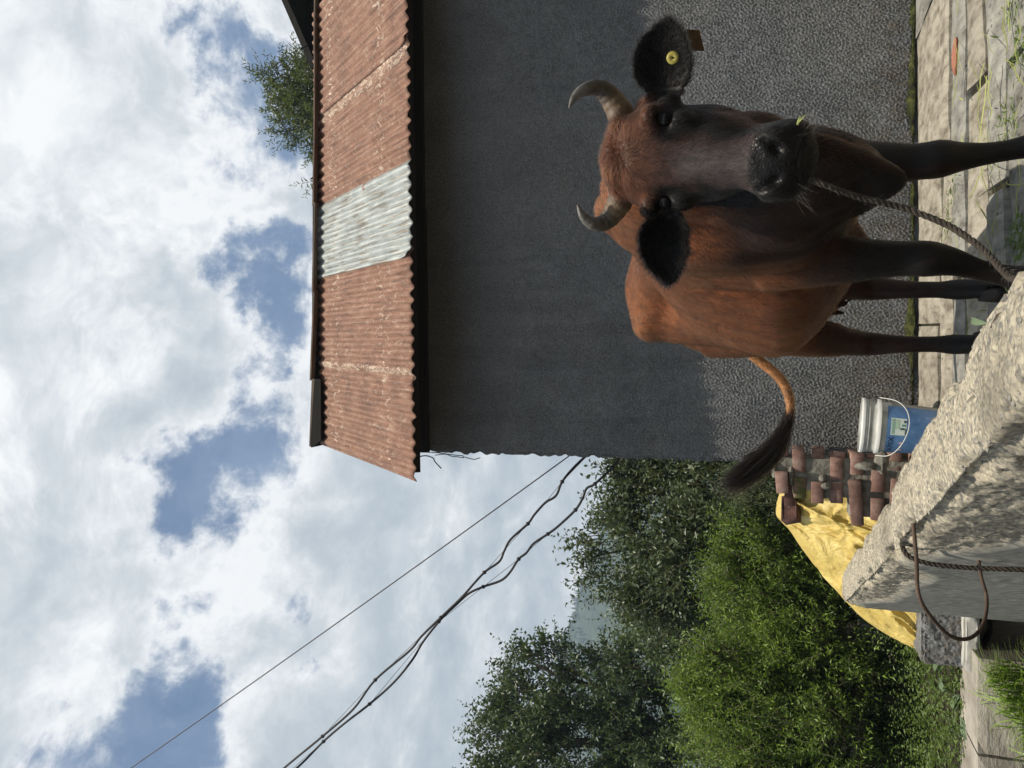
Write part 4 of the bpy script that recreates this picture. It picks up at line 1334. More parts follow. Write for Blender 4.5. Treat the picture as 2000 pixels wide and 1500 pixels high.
TAIL = np.array([[*ax(1.02, -.005, 1.050), .042], [*ax(1.13, -.01, 1.015), .036], [*ax(1.19, -.03, .93), .028], [.205, 3.16, .82], [.105, 3.17, .728], [.040, 3.17, .652], [-.02, 3.17, .613], [-.085, 3.17, .598], [-.15, 3.16, .608], [-.215, 3.15, .645]], dtype=object)
TAIL = np.array([list(r) + ([.024] if len(r) == 3 else []) for r in TAIL.tolist()], float)
TAIL[3:, 3] = [.025, .023, .022, .021, .020, .018, .012]

def cow_shapes():
    V, F, n_ = [], [], 0
    def add(v, f):
        nonlocal n_
        V.append(np.asarray(v, float)); F.extend([tuple(int(i) + n_ for i in q) for q in f]); n_ += len(v)
    # --- trunk
    ST = [(-.215, [(0, .72), (.05, .70), (.072, .60), (.05, .50), (.022, .46), (0, .45)]),
          (-.13, [(0, .86), (.085, .81), (.118, .68), (.108, .54), (.055, .44), (0, .40)]),
          (-.02, [(0, 1.02), (.055, .985), (.115, .86), (.152, .70), (.140, .55), (0, .43)]),
          (.08, [(0, 1.065), (.050, 1.035), (.125, .90), (.168, .72), (.160, .56), (0, .435)]),
          (.22, [(0, 1.035), (.055, 1.010), (.140, .91), (.190, .73), (.188, .58), (0, .43)]),
          (.38, [(0, 1.035), (.055, 1.020), (.160, .92), (.240, .73), (.243, .56), (0, .39)]),
          (.54, [(0, 1.065), (.055, 1.055), (.165, .93), (.268, .74), (.268, .57), (0, .385)]),
          (.66, [(0, 1.115), (.055, 1.105), (.150, 1.03), (.235, .78), (.235, .63), (0, .46)]),
          (.76, [(0, 1.150), (.055, 1.140), (.172, 1.085), (.212, .86), (.205, .68), (0, .53)]),
          (.90, [(0, 1.140), (.055, 1.128), (.130, 1.065), (.190, .88), (.185, .72), (0, .60)]),
          (1.03, [(0, 1.095), (.045, 1.085), (.095, 1.02), (.150, .88), (.140, .75), (0, .64)]),
          (1.12, [(0, 1.03), (.03, 1.02), (.065, .96), (.090, .88), (.080, .80), (0, .72)])]
    prof = []
    for a, h in ST:
        hp = catmull(np.array(h), 15)
        hp[:, 0] = np.maximum(hp[:, 0], 0)
        ring = [(l, z) for l, z in hp] + [(-l, z) for l, z in hp[-2:0:-1]]
        prof.append([(a, l, z) for l, z in ring])
    prof = catmull(np.array(prof), 56)
    add(*loft([[ax(*p) for p in r] for r in prof]))
    # hump, hooks, pins, shoulder blades, ribs' spring, chest
    add(*ellipsoid(ax(.06, .015, 1.035), (.055, .13, .050)))
    for s in (-1, 1):
        add(*ellipsoid(ax(1.075, s * .075, .965), (.034, .05, .04)))
        add(*ellipsoid(ax(.90, s * .125, .84), (.085, .17, .16)))
        add(*ellipsoid(ax(.04, s * .110, .74), (.062, .115, .20)))
        add(*ellipsoid(ax(-.075, s * .092, .63), (.060, .075, .10)))
    add(*ellipsoid(ax(.90, 0, .50), (.085, .11, .080)))                   # udder
    for s, a in ((-1, .86), (1, .86), (-1, .98), (1, .98)):
        v, f = tube(catmull(np.array([ax(a, s * .055, .50), ax(a - .005, s * .06, .455), ax(a - .005, s * .062, .415)]), 7), np.linspace(.017, .010, 7), 9)
        add(v, f)
    # belly fold towards the flank, dewlap and brisket
    dl = catmull(np.array([[*hd(0, -.16, .20), .050, .05], [*ax(-.30, .005, .66), .040, .11], [*ax(-.20, -.015, .55), .036, .14], [*ax(-.11, -.025, .485), .042, .125], [*ax(0, .005, .47), .07, .06]]), 16)
    rings = []
    for x, y, z, w, h in dl:
        a = np.linspace(0, 2 * math.pi, 16, endpoint=False)
        rings.append([np.array([x, y, z]) + AXL * (w * math.cos(q)) + np.array([0, 0, 1]) * (h * math.sin(q)) for q in a])
    add(*loft(rings))
    # --- neck
    add(*ellipsoid(hd(0, -.20, .27), (.07, .09, .10)))
    nk = [(ax(.10, .0, .84), .115, .225), (ax(-.04, .005, .84), .112, .205), (ax(-.16, .012, .845), .100, .180), (hd(0, -.19, .13), .086, .150), (hd(0, -.115, .09), .078, .110)]
    nk = catmull(np.array([[*c, w, h] for c, w, h in nk]), 16)
    rings = []
    for x, y, z, w, h in nk:
        a = np.linspace(0, 2 * math.pi, 20, endpoint=False)
        rings.append([np.array([x, y, z]) + AXL * (w * math.cos(q)) + np.array([0, 0, 1]) * (h * math.sin(q)) for q in a])
    add(*loft(rings))
    # --- head: t, nf, wf, w, wj, nb
    HSn = [(-.018, -.004, .028, .046, .035, -.060), (.015, .016, .056, .076, .055, -.095), (.06, .030, .072, .096, .066, -.135), (.11, .034, .070, .104, .078, -.172), (.155, .032, .058, .100, .086, -.196),
           (.205, .029, .050, .092, .088, -.204), (.26, .026, .044, .083, .078, -.188), (.305, .024, .040, .071, .060, -.158), (.335, .024, .046, .068, .054, -.138), (.362, .024, .053, .070, .054, -.122), (.40, .021, .057, .074, .056, -.108),
           (.428, .012, .056, .075, .054, -.098), (.449, -.004, .046, .064, .044, -.086), (.462, -.026, .026, .038, .026, -.066)]
    rows = []
    for t, nf, wf, w, wj, nb in HSn:
        mid = nf - .38 * (nf - nb)
        h = np.array([(0, nf), (wf * .6, nf - .002), (wf, nf - .013), (w, mid + .020), (w * .98, mid - .03), (wj, nb + .035), (wj * .45, nb + .004), (0, nb)])
        hp = catmull(h, 17); hp[:, 0] = np.maximum(hp[:, 0], 0)
        ring = [(l, q, t) for l, q in hp] + [(-l, q, t) for l, q in hp[-2:0:-1]]
        rows.append(ring)
    rows = catmull(np.array(rows), 60)
    add(*loft([[hd(*p) for p in r] for r in rows]))
    RH = np.stack([HL, HN, HD], 1)
    for s in (-1, 1):
        add(*ellipsoid(hd(s * .090, .004, .106), (.026, .026, .022), RH))        # brow
        add(*ellipsoid(hd(s * .083, -.015, .175), (.018, .030, .030), RH))       # below the eye
        add(*ellipsoid(hd(s * .048, .002, .388), (.026, .026, .036), RH))        # nostril wing
        add(*ellipsoid(hd(s * .050, -.045, .425), (.024, .035, .030), RH))       # lip corner
        add(*ellipsoid(hd(s * .052, -.020, .018), (.036, .032, .032), RH))       # horn seat
        add(*ellipsoid(hd(s * .095, -.075, .075), (.030, .030, .034), RH))       # ear root
    add(*ellipsoid(hd(0, -.004, .012), (.062, .030, .036), RH))                  # poll
    add(*ellipsoid(hd(0, -.052, .446), (.046, .038, .022), RH))                  # chin
    # --- legs, ears, tail
    for k, L in LEGS.items():
        q = catmull(np.array(L), 64)
        add(*tube(q[:, :3], q[:, 3], 20))
    for nm in ('front_r', 'front_l'):
        q = np.array(LEGS[nm])
        add(*ellipsoid(q[4, :3] + [0, -.010, .0], (.036, .034, .042)))
    for nm in ('hind_l', 'hind_r'):
        q = np.array(LEGS[nm])
        add(*ellipsoid(q[4, :3] + [0, .030, .012], (.022, .030, .050)))           # point of hock
        add(*tube(catmull(np.array([q[4, :3] + [0, .040, .03], q[3, :3] + [0, .055, .03], q[2, :3] + [.0, .10, .05]]), 10), np.linspace(.016, .03, 10), 10))
    for e in (EAR_R, EAR_L):
        add(*loft(ear_rings(e)[0]))
        add(*tube(catmull(np.array([e['base'] * .55 + .45 * hd(.08 * (1 if e is EAR_R else -1), -.085, .075), e['base'], e['base'] * .9 + e['tip'] * .1]), 8), np.array([.036, .034, .032, .030, .028, .026, .022, .014]), 12))
    q = catmull(TAIL, 70)
    add(*tube(q[:, :3], q[:, 3], 14))
    return np.vstack(V), F

COW_BASE = np.array([.32, 2.4, 0.0])
COW = empty('cow', COW_BASE, 'brown horned cow with black face standing before the grey wall', 'cow')

def build_cow():
    V, F = cow_shapes()
    me = make_mesh('tmp', V, F)
    tmp = bpy.data.objects.new('tmp', me); COL.objects.link(tmp)
    md = tmp.modifiers.new('r', 'REMESH'); md.mode = 'VOXEL'; md.voxel_size = .0052; md.adaptivity = 0
    dg = bpy.context.evaluated_depsgraph_get(); dg.update()
    rm = bpy.data.meshes.new_from_object(tmp.evaluated_get(dg))
    bpy.data.objects.remove(tmp, do_unlink=True)
    nv = len(rm.vertices)
    P = np.empty(nv * 3, np.float32); rm.vertices.foreach_get('co', P); P = P.reshape(-1, 3).astype(float)
    E = np.empty(len(rm.edges) * 2, np.int32); rm.edges.foreach_get('vertices', E); E = E.reshape(-1, 2)
    deg = np.bincount(E.ravel(), minlength=nv).astype(float)
    def lap(x):
        out = np.zeros_like(x)
        for k in range(x.shape[1]):
            out[:, k] = np.bincount(E[:, 0], x[E[:, 1], k], nv) + np.bincount(E[:, 1], x[E[:, 0], k], nv)
        return out / deg[:, None]
    l, n_, t = to_head(P)
    nbt = np.interp(t, [-.06, .0, .06, .11, .20, .26, .32, .40, .45, .48], [-.07, -.09, -.145, -.18, -.212, -.195, -.158, -.116, -.094, -.08])
    inhead = ((t > -.06) & (t < .482) & (n_ > nbt - .006) & (np.abs(l) < .125)).astype(float)
    for b, e in ((1, EAR_R), (1, EAR_L)):
        _, (bb, axis, nn_, s_, L) = ear_rings(e)
        u = (P - bb) @ axis / L
        e['mask'] = ((u > .12) & (u < 1.1) & (np.abs((P - bb) @ nn_) < .055) & (np.abs((P - bb) @ s_) < .085)).astype(float)
    keep = np.clip(inhead * .55 + EAR_R['mask'] * .9 + EAR_L['mask'] * .9 + (P[:, 2] < .40) * .55, 0, .9)
    wgt = (1 - keep)[:, None]
    for it in range(26):
        P = P + .5 * wgt * (lap(P) - P)
    for it in range(3):
        P = P + .5 * (lap(P) - P) * (1 - .8 * np.maximum(EAR_R['mask'], EAR_L['mask']))[:, None]
    # ---- sculpting with the mesh normal
    tri = np.array([p.vertices[:] for p in rm.polygons], dtype=np.int64)
    def normals(P):
        fn = np.cross(P[tri[:, 2]] - P[tri[:, 0]], P[tri[:, 3]] - P[tri[:, 1]])
        N = np.zeros_like(P)
        for k in range(4):
            for c in range(3):
                N[:, c] += np.bincount(tri[:, k], fn[:, c], nv)
        return N / (np.linalg.norm(N, axis=1)[:, None] + 1e-12)
    N = normals(P)
    q = P - AX0
    a = q @ AXB; la = q @ AXL; z = P[:, 2]
    d = np.zeros(nv)
    trunk = (1 - inhead) * (1 - np.maximum(EAR_R['mask'], EAR_L['mask'])) * (z > .42)
    side = smoothstep(.04, .09, np.abs(la))
    A_ = np.stack([a, la, z], -1)
    for s in (-1, 1):
        d -= .042 * gauss(A_, (.535, s * .150, 1.000), (.11, .075, .055))          # hollow before the hook
        d += .020 * gauss(A_, (.735, s * .165, 1.075), (.075, .050, .045))      # hook bone
        d -= .007 * gauss(A_, (.93, s * .12, 1.045), (.09, .05, .045))           # between hook and pin
        d -= .020 * gauss(A_, (.20, s * .17, .66), (.035, .10, .16))            # behind the shoulder
        d -= .012 * gauss(A_, (-.10, s * .11, .78), (.05, .06, .10))
        d -= .016 * gauss(A_, (.80, s * .20, .66), (.05, .08, .16))             # flank fold before the thigh
    rib = np.sin((a - .25 * (1 - z)) * 2 * math.pi / .075) * smoothstep(.22, .30, a) * (1 - smoothstep(.50, .60, a)) * smoothstep(.55, .65, z) * (1 - smoothstep(.88, .96, z))
    d += .0009 * rib * side
    # skin folds on neck and behind the elbow
    nkm = (1 - smoothstep(-.02, .12, a)) * smoothstep(.42, .5, z) * (1 - smoothstep(.86, .95, z))
    d += .0011 * nkm * np.sin(a * 2 * math.pi / .052 + 2.5 * vnoise(P * 5, 3) + z * 6)
    fl = gauss(A_, (.16, -.17, .60), (.10, .12, .10))
    d += .002 * fl * np.sin((a * .9 + z * .25) * 2 * math.pi / .042 + 2 * vnoise(P * 7, 5))
    d += .0022 * fbm(P, 14, 3, 77)
    d *= trunk
    # head details
    hq = np.stack([l, n_, t], -1)
    dh = np.zeros(nv)
    for s in (-1, 1):
        dh -= .012 * gauss(hq, (s * .100, .006, .139), (.024, .030, .016))       # eye socket
        dh -= .010 * gauss(hq, (s * .062, .02, .205), (.020, .03, .07))          # hollow beside the nose bone
        dh -= .012 * gauss(hq, (s * .074, -.01, .318), (.018, .05, .04))
        dh += .004 * gauss(hq, (s * .085, -.12, .23), (.03, .05, .06))           # cheek
        # nostril: comma-shaped pit
        c0, c1 = np.array([s * .028, .022, .408]), np.array([s * .047, .018, .372])
        for k in np.linspace(0, 1, 5):
            c = c0 * (1 - k) + c1 * k
            dh -= .0100 * gauss(hq, c, (.0095 - .002 * k, .03, .0090 - .002 * k))
    dh -= .006 * np.exp(-((t - .444 - .008 * (np.abs(l) / .05) ** 2 + .18 * (n_ < -.03) * (-.03 - n_)) / .0035) ** 2) * (n_ < .01) * (n_ > -.085)     # mouth line
    dh -= .002 * np.exp(-(l / .004) ** 2) * smoothstep(.36, .37, t) * (n_ > 0)  # philtrum
    dh += .0013 * fbm(hq, 55, 3, 7) * smoothstep(.345, .36, t) * (n_ > -.02)
    dh += .0025 * fbm(hq, 18, 3, 17)
    d += dh * inhead
    P = P + N * d[:, None]
    P = P + .25 * (lap(P) - P)
    N = normals(P)
    # ---- coat colours, with chest shade and nose sheen painted in
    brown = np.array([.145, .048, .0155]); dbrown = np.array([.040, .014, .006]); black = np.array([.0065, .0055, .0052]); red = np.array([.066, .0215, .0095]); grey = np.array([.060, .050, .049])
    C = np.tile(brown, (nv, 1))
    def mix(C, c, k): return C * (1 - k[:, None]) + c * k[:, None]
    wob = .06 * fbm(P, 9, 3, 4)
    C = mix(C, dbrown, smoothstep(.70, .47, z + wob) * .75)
    C = mix(C, dbrown * .26, smoothstep(.10, -.06, a + wob) * smoothstep(.90, .70, z + wob) * .96)  # chest darkened: mostly shade put into the coat colour
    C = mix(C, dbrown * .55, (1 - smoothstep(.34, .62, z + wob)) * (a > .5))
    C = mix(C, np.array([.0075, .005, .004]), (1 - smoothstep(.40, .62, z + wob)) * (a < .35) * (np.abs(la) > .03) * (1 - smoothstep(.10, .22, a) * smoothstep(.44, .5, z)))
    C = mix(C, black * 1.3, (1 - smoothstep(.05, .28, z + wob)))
    tz = np.clip(((P - [.1, 3.17, .7]) ** 2)[:, 1] < .006, 0, 1) * (a > 1.16)
    C = mix(C, np.array([.30, .135, .050]), tz * 1.0 * (P[:, 0] < .20))
    # head
    wn = .018 * fbm(P, 30, 3, 6)
    Hc = np.tile(red, (nv, 1))
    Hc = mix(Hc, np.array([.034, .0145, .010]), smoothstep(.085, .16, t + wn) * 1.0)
    Hc = mix(Hc, grey, smoothstep(.15, .22, t + wn) * np.exp(-(l / .045) ** 2) * (n_ > -.01))  # sheen on the dark nose bridge, painted as grey
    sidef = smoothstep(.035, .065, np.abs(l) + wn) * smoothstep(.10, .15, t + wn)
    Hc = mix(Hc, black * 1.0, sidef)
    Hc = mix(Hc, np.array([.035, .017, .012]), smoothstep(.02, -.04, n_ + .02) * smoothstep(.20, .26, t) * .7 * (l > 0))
    for s in (-1, 1):
        Hc = mix(Hc, black, gauss(hq, (s * .098, .0, .142), (.034, .04, .032)))
        Hc = mix(Hc, np.array([.11, .05, .035]), .8 * gauss(hq, (s * .068, .0, .400), (.011, .014, .014)) * (s > 0))
        for k in np.linspace(0, 1, 5):
            c = np.array([s * .028, .022, .408]) * (1 - k) + np.array([s * .047, .018, .372]) * k
            Hc = mix(Hc, black * .3, gauss(hq, c, (.0075, .05, .0075)))
    pad = smoothstep(.340, .348, t + .25 * wn - .002 * (np.abs(l) / .04) ** 2)
    Hc = mix(Hc, black * 1.05, pad)
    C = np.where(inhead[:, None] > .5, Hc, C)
    bl = smoothstep(.10, .02, np.minimum(np.abs(t - .1), 9)) * 0
    em = np.maximum(EAR_R['mask'], EAR_L['mask'])
    C = mix(C, np.array([.0085, .0078, .008]), em)
    C = mix(C, np.array([.0085, .0078, .008]), np.clip(gauss(P, EAR_R['base'], (.035,) * 3) * 1.6, 0, 1) * .9)
    C = mix(C, np.array([.0085, .0078, .008]), np.clip(gauss(P, EAR_L['base'], (.035,) * 3) * 1.6, 0, 1) * .9)
    C *= (1 + .16 * fbm(P, 26, 3, 9))[:, None]
    wet = pad * (inhead > .5) * (n_ > -.015) * smoothstep(.060, .045, np.abs(l))
    rm.vertices.foreach_set('co', P.astype(np.float32).ravel())
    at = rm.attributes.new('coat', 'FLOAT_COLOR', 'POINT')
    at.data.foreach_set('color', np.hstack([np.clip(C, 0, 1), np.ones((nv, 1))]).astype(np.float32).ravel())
    at = rm.attributes.new('wet', 'FLOAT', 'POINT'); at.data.foreach_set('value', wet.astype(np.float32))
    rm.polygons.foreach_set('use_smooth', np.ones(len(rm.polygons), bool))
    m, nt, b = new_mat('cow_hide')
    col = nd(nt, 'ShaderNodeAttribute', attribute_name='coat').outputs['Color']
    wt_ = nd(nt, 'ShaderNodeAttribute', attribute_name='wet').outputs['Fac']
    v = local_vec(nt)
    var = ramp(nt, noise(nt, nd(nt, 'ShaderNodeVectorMath', {0: v, 1: (1, 1, .18)}, operation='MULTIPLY').outputs[0], 120, 4, .6), [(.3, .58), (.7, 1.45)])
    col = mixc(nt, 1.0, col, var, 'MULTIPLY')
    var2 = ramp(nt, noise(nt, nd(nt, 'ShaderNodeVectorMath', {0: v, 1: (1, 1, .22)}, operation='MULTIPLY').outputs[0], 34, 5, .65), [(.3, .62), (.7, 1.35)])
    col = mixc(nt, 1.0, col, var2, 'MULTIPLY')
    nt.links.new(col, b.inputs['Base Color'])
    rg = nt.nodes.new('ShaderNodeMapRange'); nt.links.new(wt_, rg.inputs['Value']); rg.inputs['To Min'].default_value = .48; rg.inputs['To Max'].default_value = .38
    nt.links.new(rg.outputs[0], b.inputs['Roughness'])
    b.inputs['Specular IOR Level'].default_value = .22
    b.inputs['Sheen Weight'].default_value = .0
    b.inputs['Sheen Roughness'].default_value = .4
    pores = nd(nt, 'ShaderNodeTexVoronoi', {'Vector': v, 'Scale': 210.0}).outputs['Distance']
    hh = mixc(nt, wt_, noise(nt, nd(nt, 'ShaderNodeVectorMath', {0: v, 1: (1, 1, .3)}, operation='MULTIPLY').outputs[0], 260, 3, .6), pores)
    set_bump(nt, b, hh, .45, .0025)
    rm.materials.clear(); rm.materials.append(m)
    rm.name = 'body'
    body = bpy.data.objects.new('body', rm)
    place(body, COW)
    return dict(P=P, N=N, C=C, tri=tri, l=l, n=n_, t=t, inhead=inhead, ear=em, a=a, la=la, wet=wet)
CW = build_cow()

def cow_parts():
    # horns
    m, nt, b = new_mat('horn')
    v = local_vec(nt)
    at_ = nd(nt, 'ShaderNodeAttribute', attribute_name='along').outputs['Fac']
    c = ramp(nt, at_, [(0.0, (.085, .032, .014)), (.16, (.10, .050, .022)), (.28, (.14, .085, .038)), (.42, (.040, .027, .014)), (.58, (.055, .042, .028)), (.78, (.15, .14, .12)), (1.0, (.13, .12, .11))])
    c = mixc(nt, ramp(nt, noise(nt, v, 90, 6, .7), [(.35, .75), (.55, 0)]), c, (.035, .024, .016))
    nt.links.new(c, b.inputs['Base Color']); b.inputs['Roughness'].default_value = .5
    set_bump(nt, b, noise(nt, v, 110, 5, .7), .6, .004)
    D0 = 1.63
    RH_ = [(1238, 1226, 1.66, .031), (1270, 1216, 1.655, .030), (1300, 1199, 1.65, .0255), (1322, 1180, 1.64, .0205), (1329, 1160, 1.63, .0165), (1323, 1138, 1.615, .0125), (1309, 1121, 1.605, .0075), (1290, 1112, 1.60, .0022)]
    LH_ = [(1140, 1222, 1.70, .031), (1112, 1213, 1.71, .0295), (1088, 1200, 1.72, .025), (1069, 1185, 1.725, .0205), (1062, 1166, 1.72, .0165), (1068, 1149, 1.715, .0125), (1082, 1136, 1.705, .008), (1101, 1128, 1.70, .0022)]
    for H in (RH_, LH_):
        q = catmull(np.array([[*ptd(u, v_, d_), r] for u, v_, d_, r in H]), 60)
        rr = q[:, 3] * (1 + .035 * np.sin(np.linspace(0, 1, 60) * 70) * np.linspace(1, 0, 60) ** .6)
        vv, ff = tube(q[:, :3], rr, 18)
        me = make_mesh('horn', vv, ff, m, True)
        at = me.attributes.new('along', 'FLOAT', 'POINT'); at.data.foreach_set('value', np.repeat(np.linspace(0, 1, 60), 18).astype(np.float32))
        place(bpy.data.objects.new('horn', me), COW)
    # eyes with lids
    M_EYE = plain('eye', (.006, .0045, .004), .28, spec=.4)
    M_LID = plain('eyelid', (.006, .005, .005), .85, spec=.15)
    RHm = np.stack([HL, HN, HD], 1)
    for s in (-1, 1):
        c = hd(s * .0845, -.002, .1400)
        vv, ff = ellipsoid(c, (.0140,) * 3, RHm, 24, 16)
        eye = obj('eye', vv, ff, M_EYE, COW, True)
        # upper and lower lid: partial shells a little larger than the ball, half closed
        for (k0, k1, nm) in ((math.radians(-20), math.radians(86), 'eyelid'), (math.radians(101), math.radians(185), 'eyelid')):
            th = np.linspace(k0, k1, 9); ph = np.linspace(-1.25, 1.25, 15)
            look = np.array([s * .80, .60, .05]); look /= np.linalg.norm(look)
            up = np.array([0, 0, -1.0]); sd = np.cross(up, look); sd /= np.linalg.norm(sd)
            pts = []
            for k in th:
                for p_ in ph:
                    dv = look * (math.sin(k) * math.cos(p_)) + sd * (math.sin(p_) * math.sin(max(.25, min(k, math.pi - .25)))) + up * math.cos(k)
                    dv = dv / np.linalg.norm(dv)
                    pts.append(c + (RHm @ dv) * (.0152 + .0004 * math.cos(k * 16)))
            obj(nm, pts, gridf(9, 15), M_LID, eye, True)
    # hooves: two claws each
    M_HOOF = rough_mat('hoof', [(.3, (.018, .015, .013)), (.7, (.05, .042, .036))], 30, rough=.6, bump=.3)
    for k, L in LEGS.items():
        x, y = L[-1][0], L[-1][1]
        mb = MB()
        for s in (-1, 1):
            rings = []
            for zz, rx, ry, dy in ((.004, .024, .048, -.012), (.025, .022, .043, -.006), (.052, .017, .030, .006)):
                a = np.linspace(0, 2 * math.pi, 14, endpoint=False)
                rings.append(np.stack([x + s * .021 + rx * np.cos(a), y + dy + ry * np.sin(a), np.full(14, zz)], -1))
            mb.add(*loft(rings))
        mb.build('hoof', M_HOOF, COW, True)
    # ear tag: yellow stud on the front, brown flap behind the lower edge
    _, (bb, axis, nn_, s_, L) = ear_rings(EAR_R)
    M_TAG = rough_mat('tag_plastic', [(.3, (.30, .25, .05)), (.7, (.40, .34, .085))], 60, rough=.5, bump=.1)
    c = ptd(1387, 1313, 1.555)
    # sit on the hollow front of the ear
    vv, ff = lathe([(0, .004), (.0022, .004), (.0026, .0052), (.0115, .0052), (.0128, .0032), (.0128, 0), (0, -.002)], 26)
    R = np.stack([s_, np.cross(nn_, s_), nn_], 1)
    tagp = obj('ear_tag', vv @ R.T + c - nn_ * .008, ff, M_TAG, COW, False)
    tagp['label'] = 'yellow round ear tag'
    vv, ff = ellipsoid(c - nn_ * .003, (.0022, .0022, .002), None, 10, 6)
    obj('stud_hole', vv, ff, plain('tag_hole', (.02, .015, .01), .8), tagp)
    fc = [ptd(1443, 1342, 1.56), ptd(1441, 1366, 1.565), ptd(1400, 1376, 1.575), ptd(1402, 1338, 1.575)]
    mb = MB().prism(np.array(fc), -nn_ * .003)
    fl = mb.build('ear_tag', rough_mat('tag_flap', [(.3, (.055, .030, .010)), (.7, (.11, .062, .018))], 40, rough=.5, bump=.1), COW)
    fl['label'] = 'brown tag flap below the ear'
cow_parts()

# ------------------------------------------------------------------ coat hair
def hair_obj(name, pos, rad, col, k, m, parent):
    n_ = len(pos) // k
    hc = bpy.data.hair_curves.new(name)
    hc.add_curves([k] * n_)
    hc.position_data.foreach_set('vector', np.asarray(pos, np.float32).ravel())
    at = hc.attributes.get('radius') or hc.attributes.new('radius', 'FLOAT', 'POINT')
    at.data.foreach_set('value', np.asarray(rad, np.float32).ravel())
    at = hc.attributes.new('coat', 'FLOAT_COLOR', 'CURVE')
    at.data.foreach_set('color', np.hstack([col, np.ones((n_, 1))]).astype(np.float32).ravel())
    hc.materials.append(m)
    o = bpy.data.objects.new(name, hc)
    return place(o, parent)

def hair_mat():
    m = bpy.data.materials.new('coat_hair'); m.use_nodes = True
    nt = m.node_tree; nt.nodes.clear()
    out = nt.nodes.new('ShaderNodeOutputMaterial')
    col = nd(nt, 'ShaderNodeAttribute', attribute_name='coat').outputs['Color']
    h = nt.nodes.new('ShaderNodeBsdfHairPrincipled')
    h.parametrization = 'COLOR'
    nt.links.new(col, h.inputs['Color'])
    h.inputs['IOR'].default_value = 1.32
    h.inputs['Roughness'].default_value = .42
    h.inputs['Radial Roughness'].default_value = .5
    nt.links.new(h.outputs[0], out.inputs[0])
    return m
M_HAIR = hair_mat()

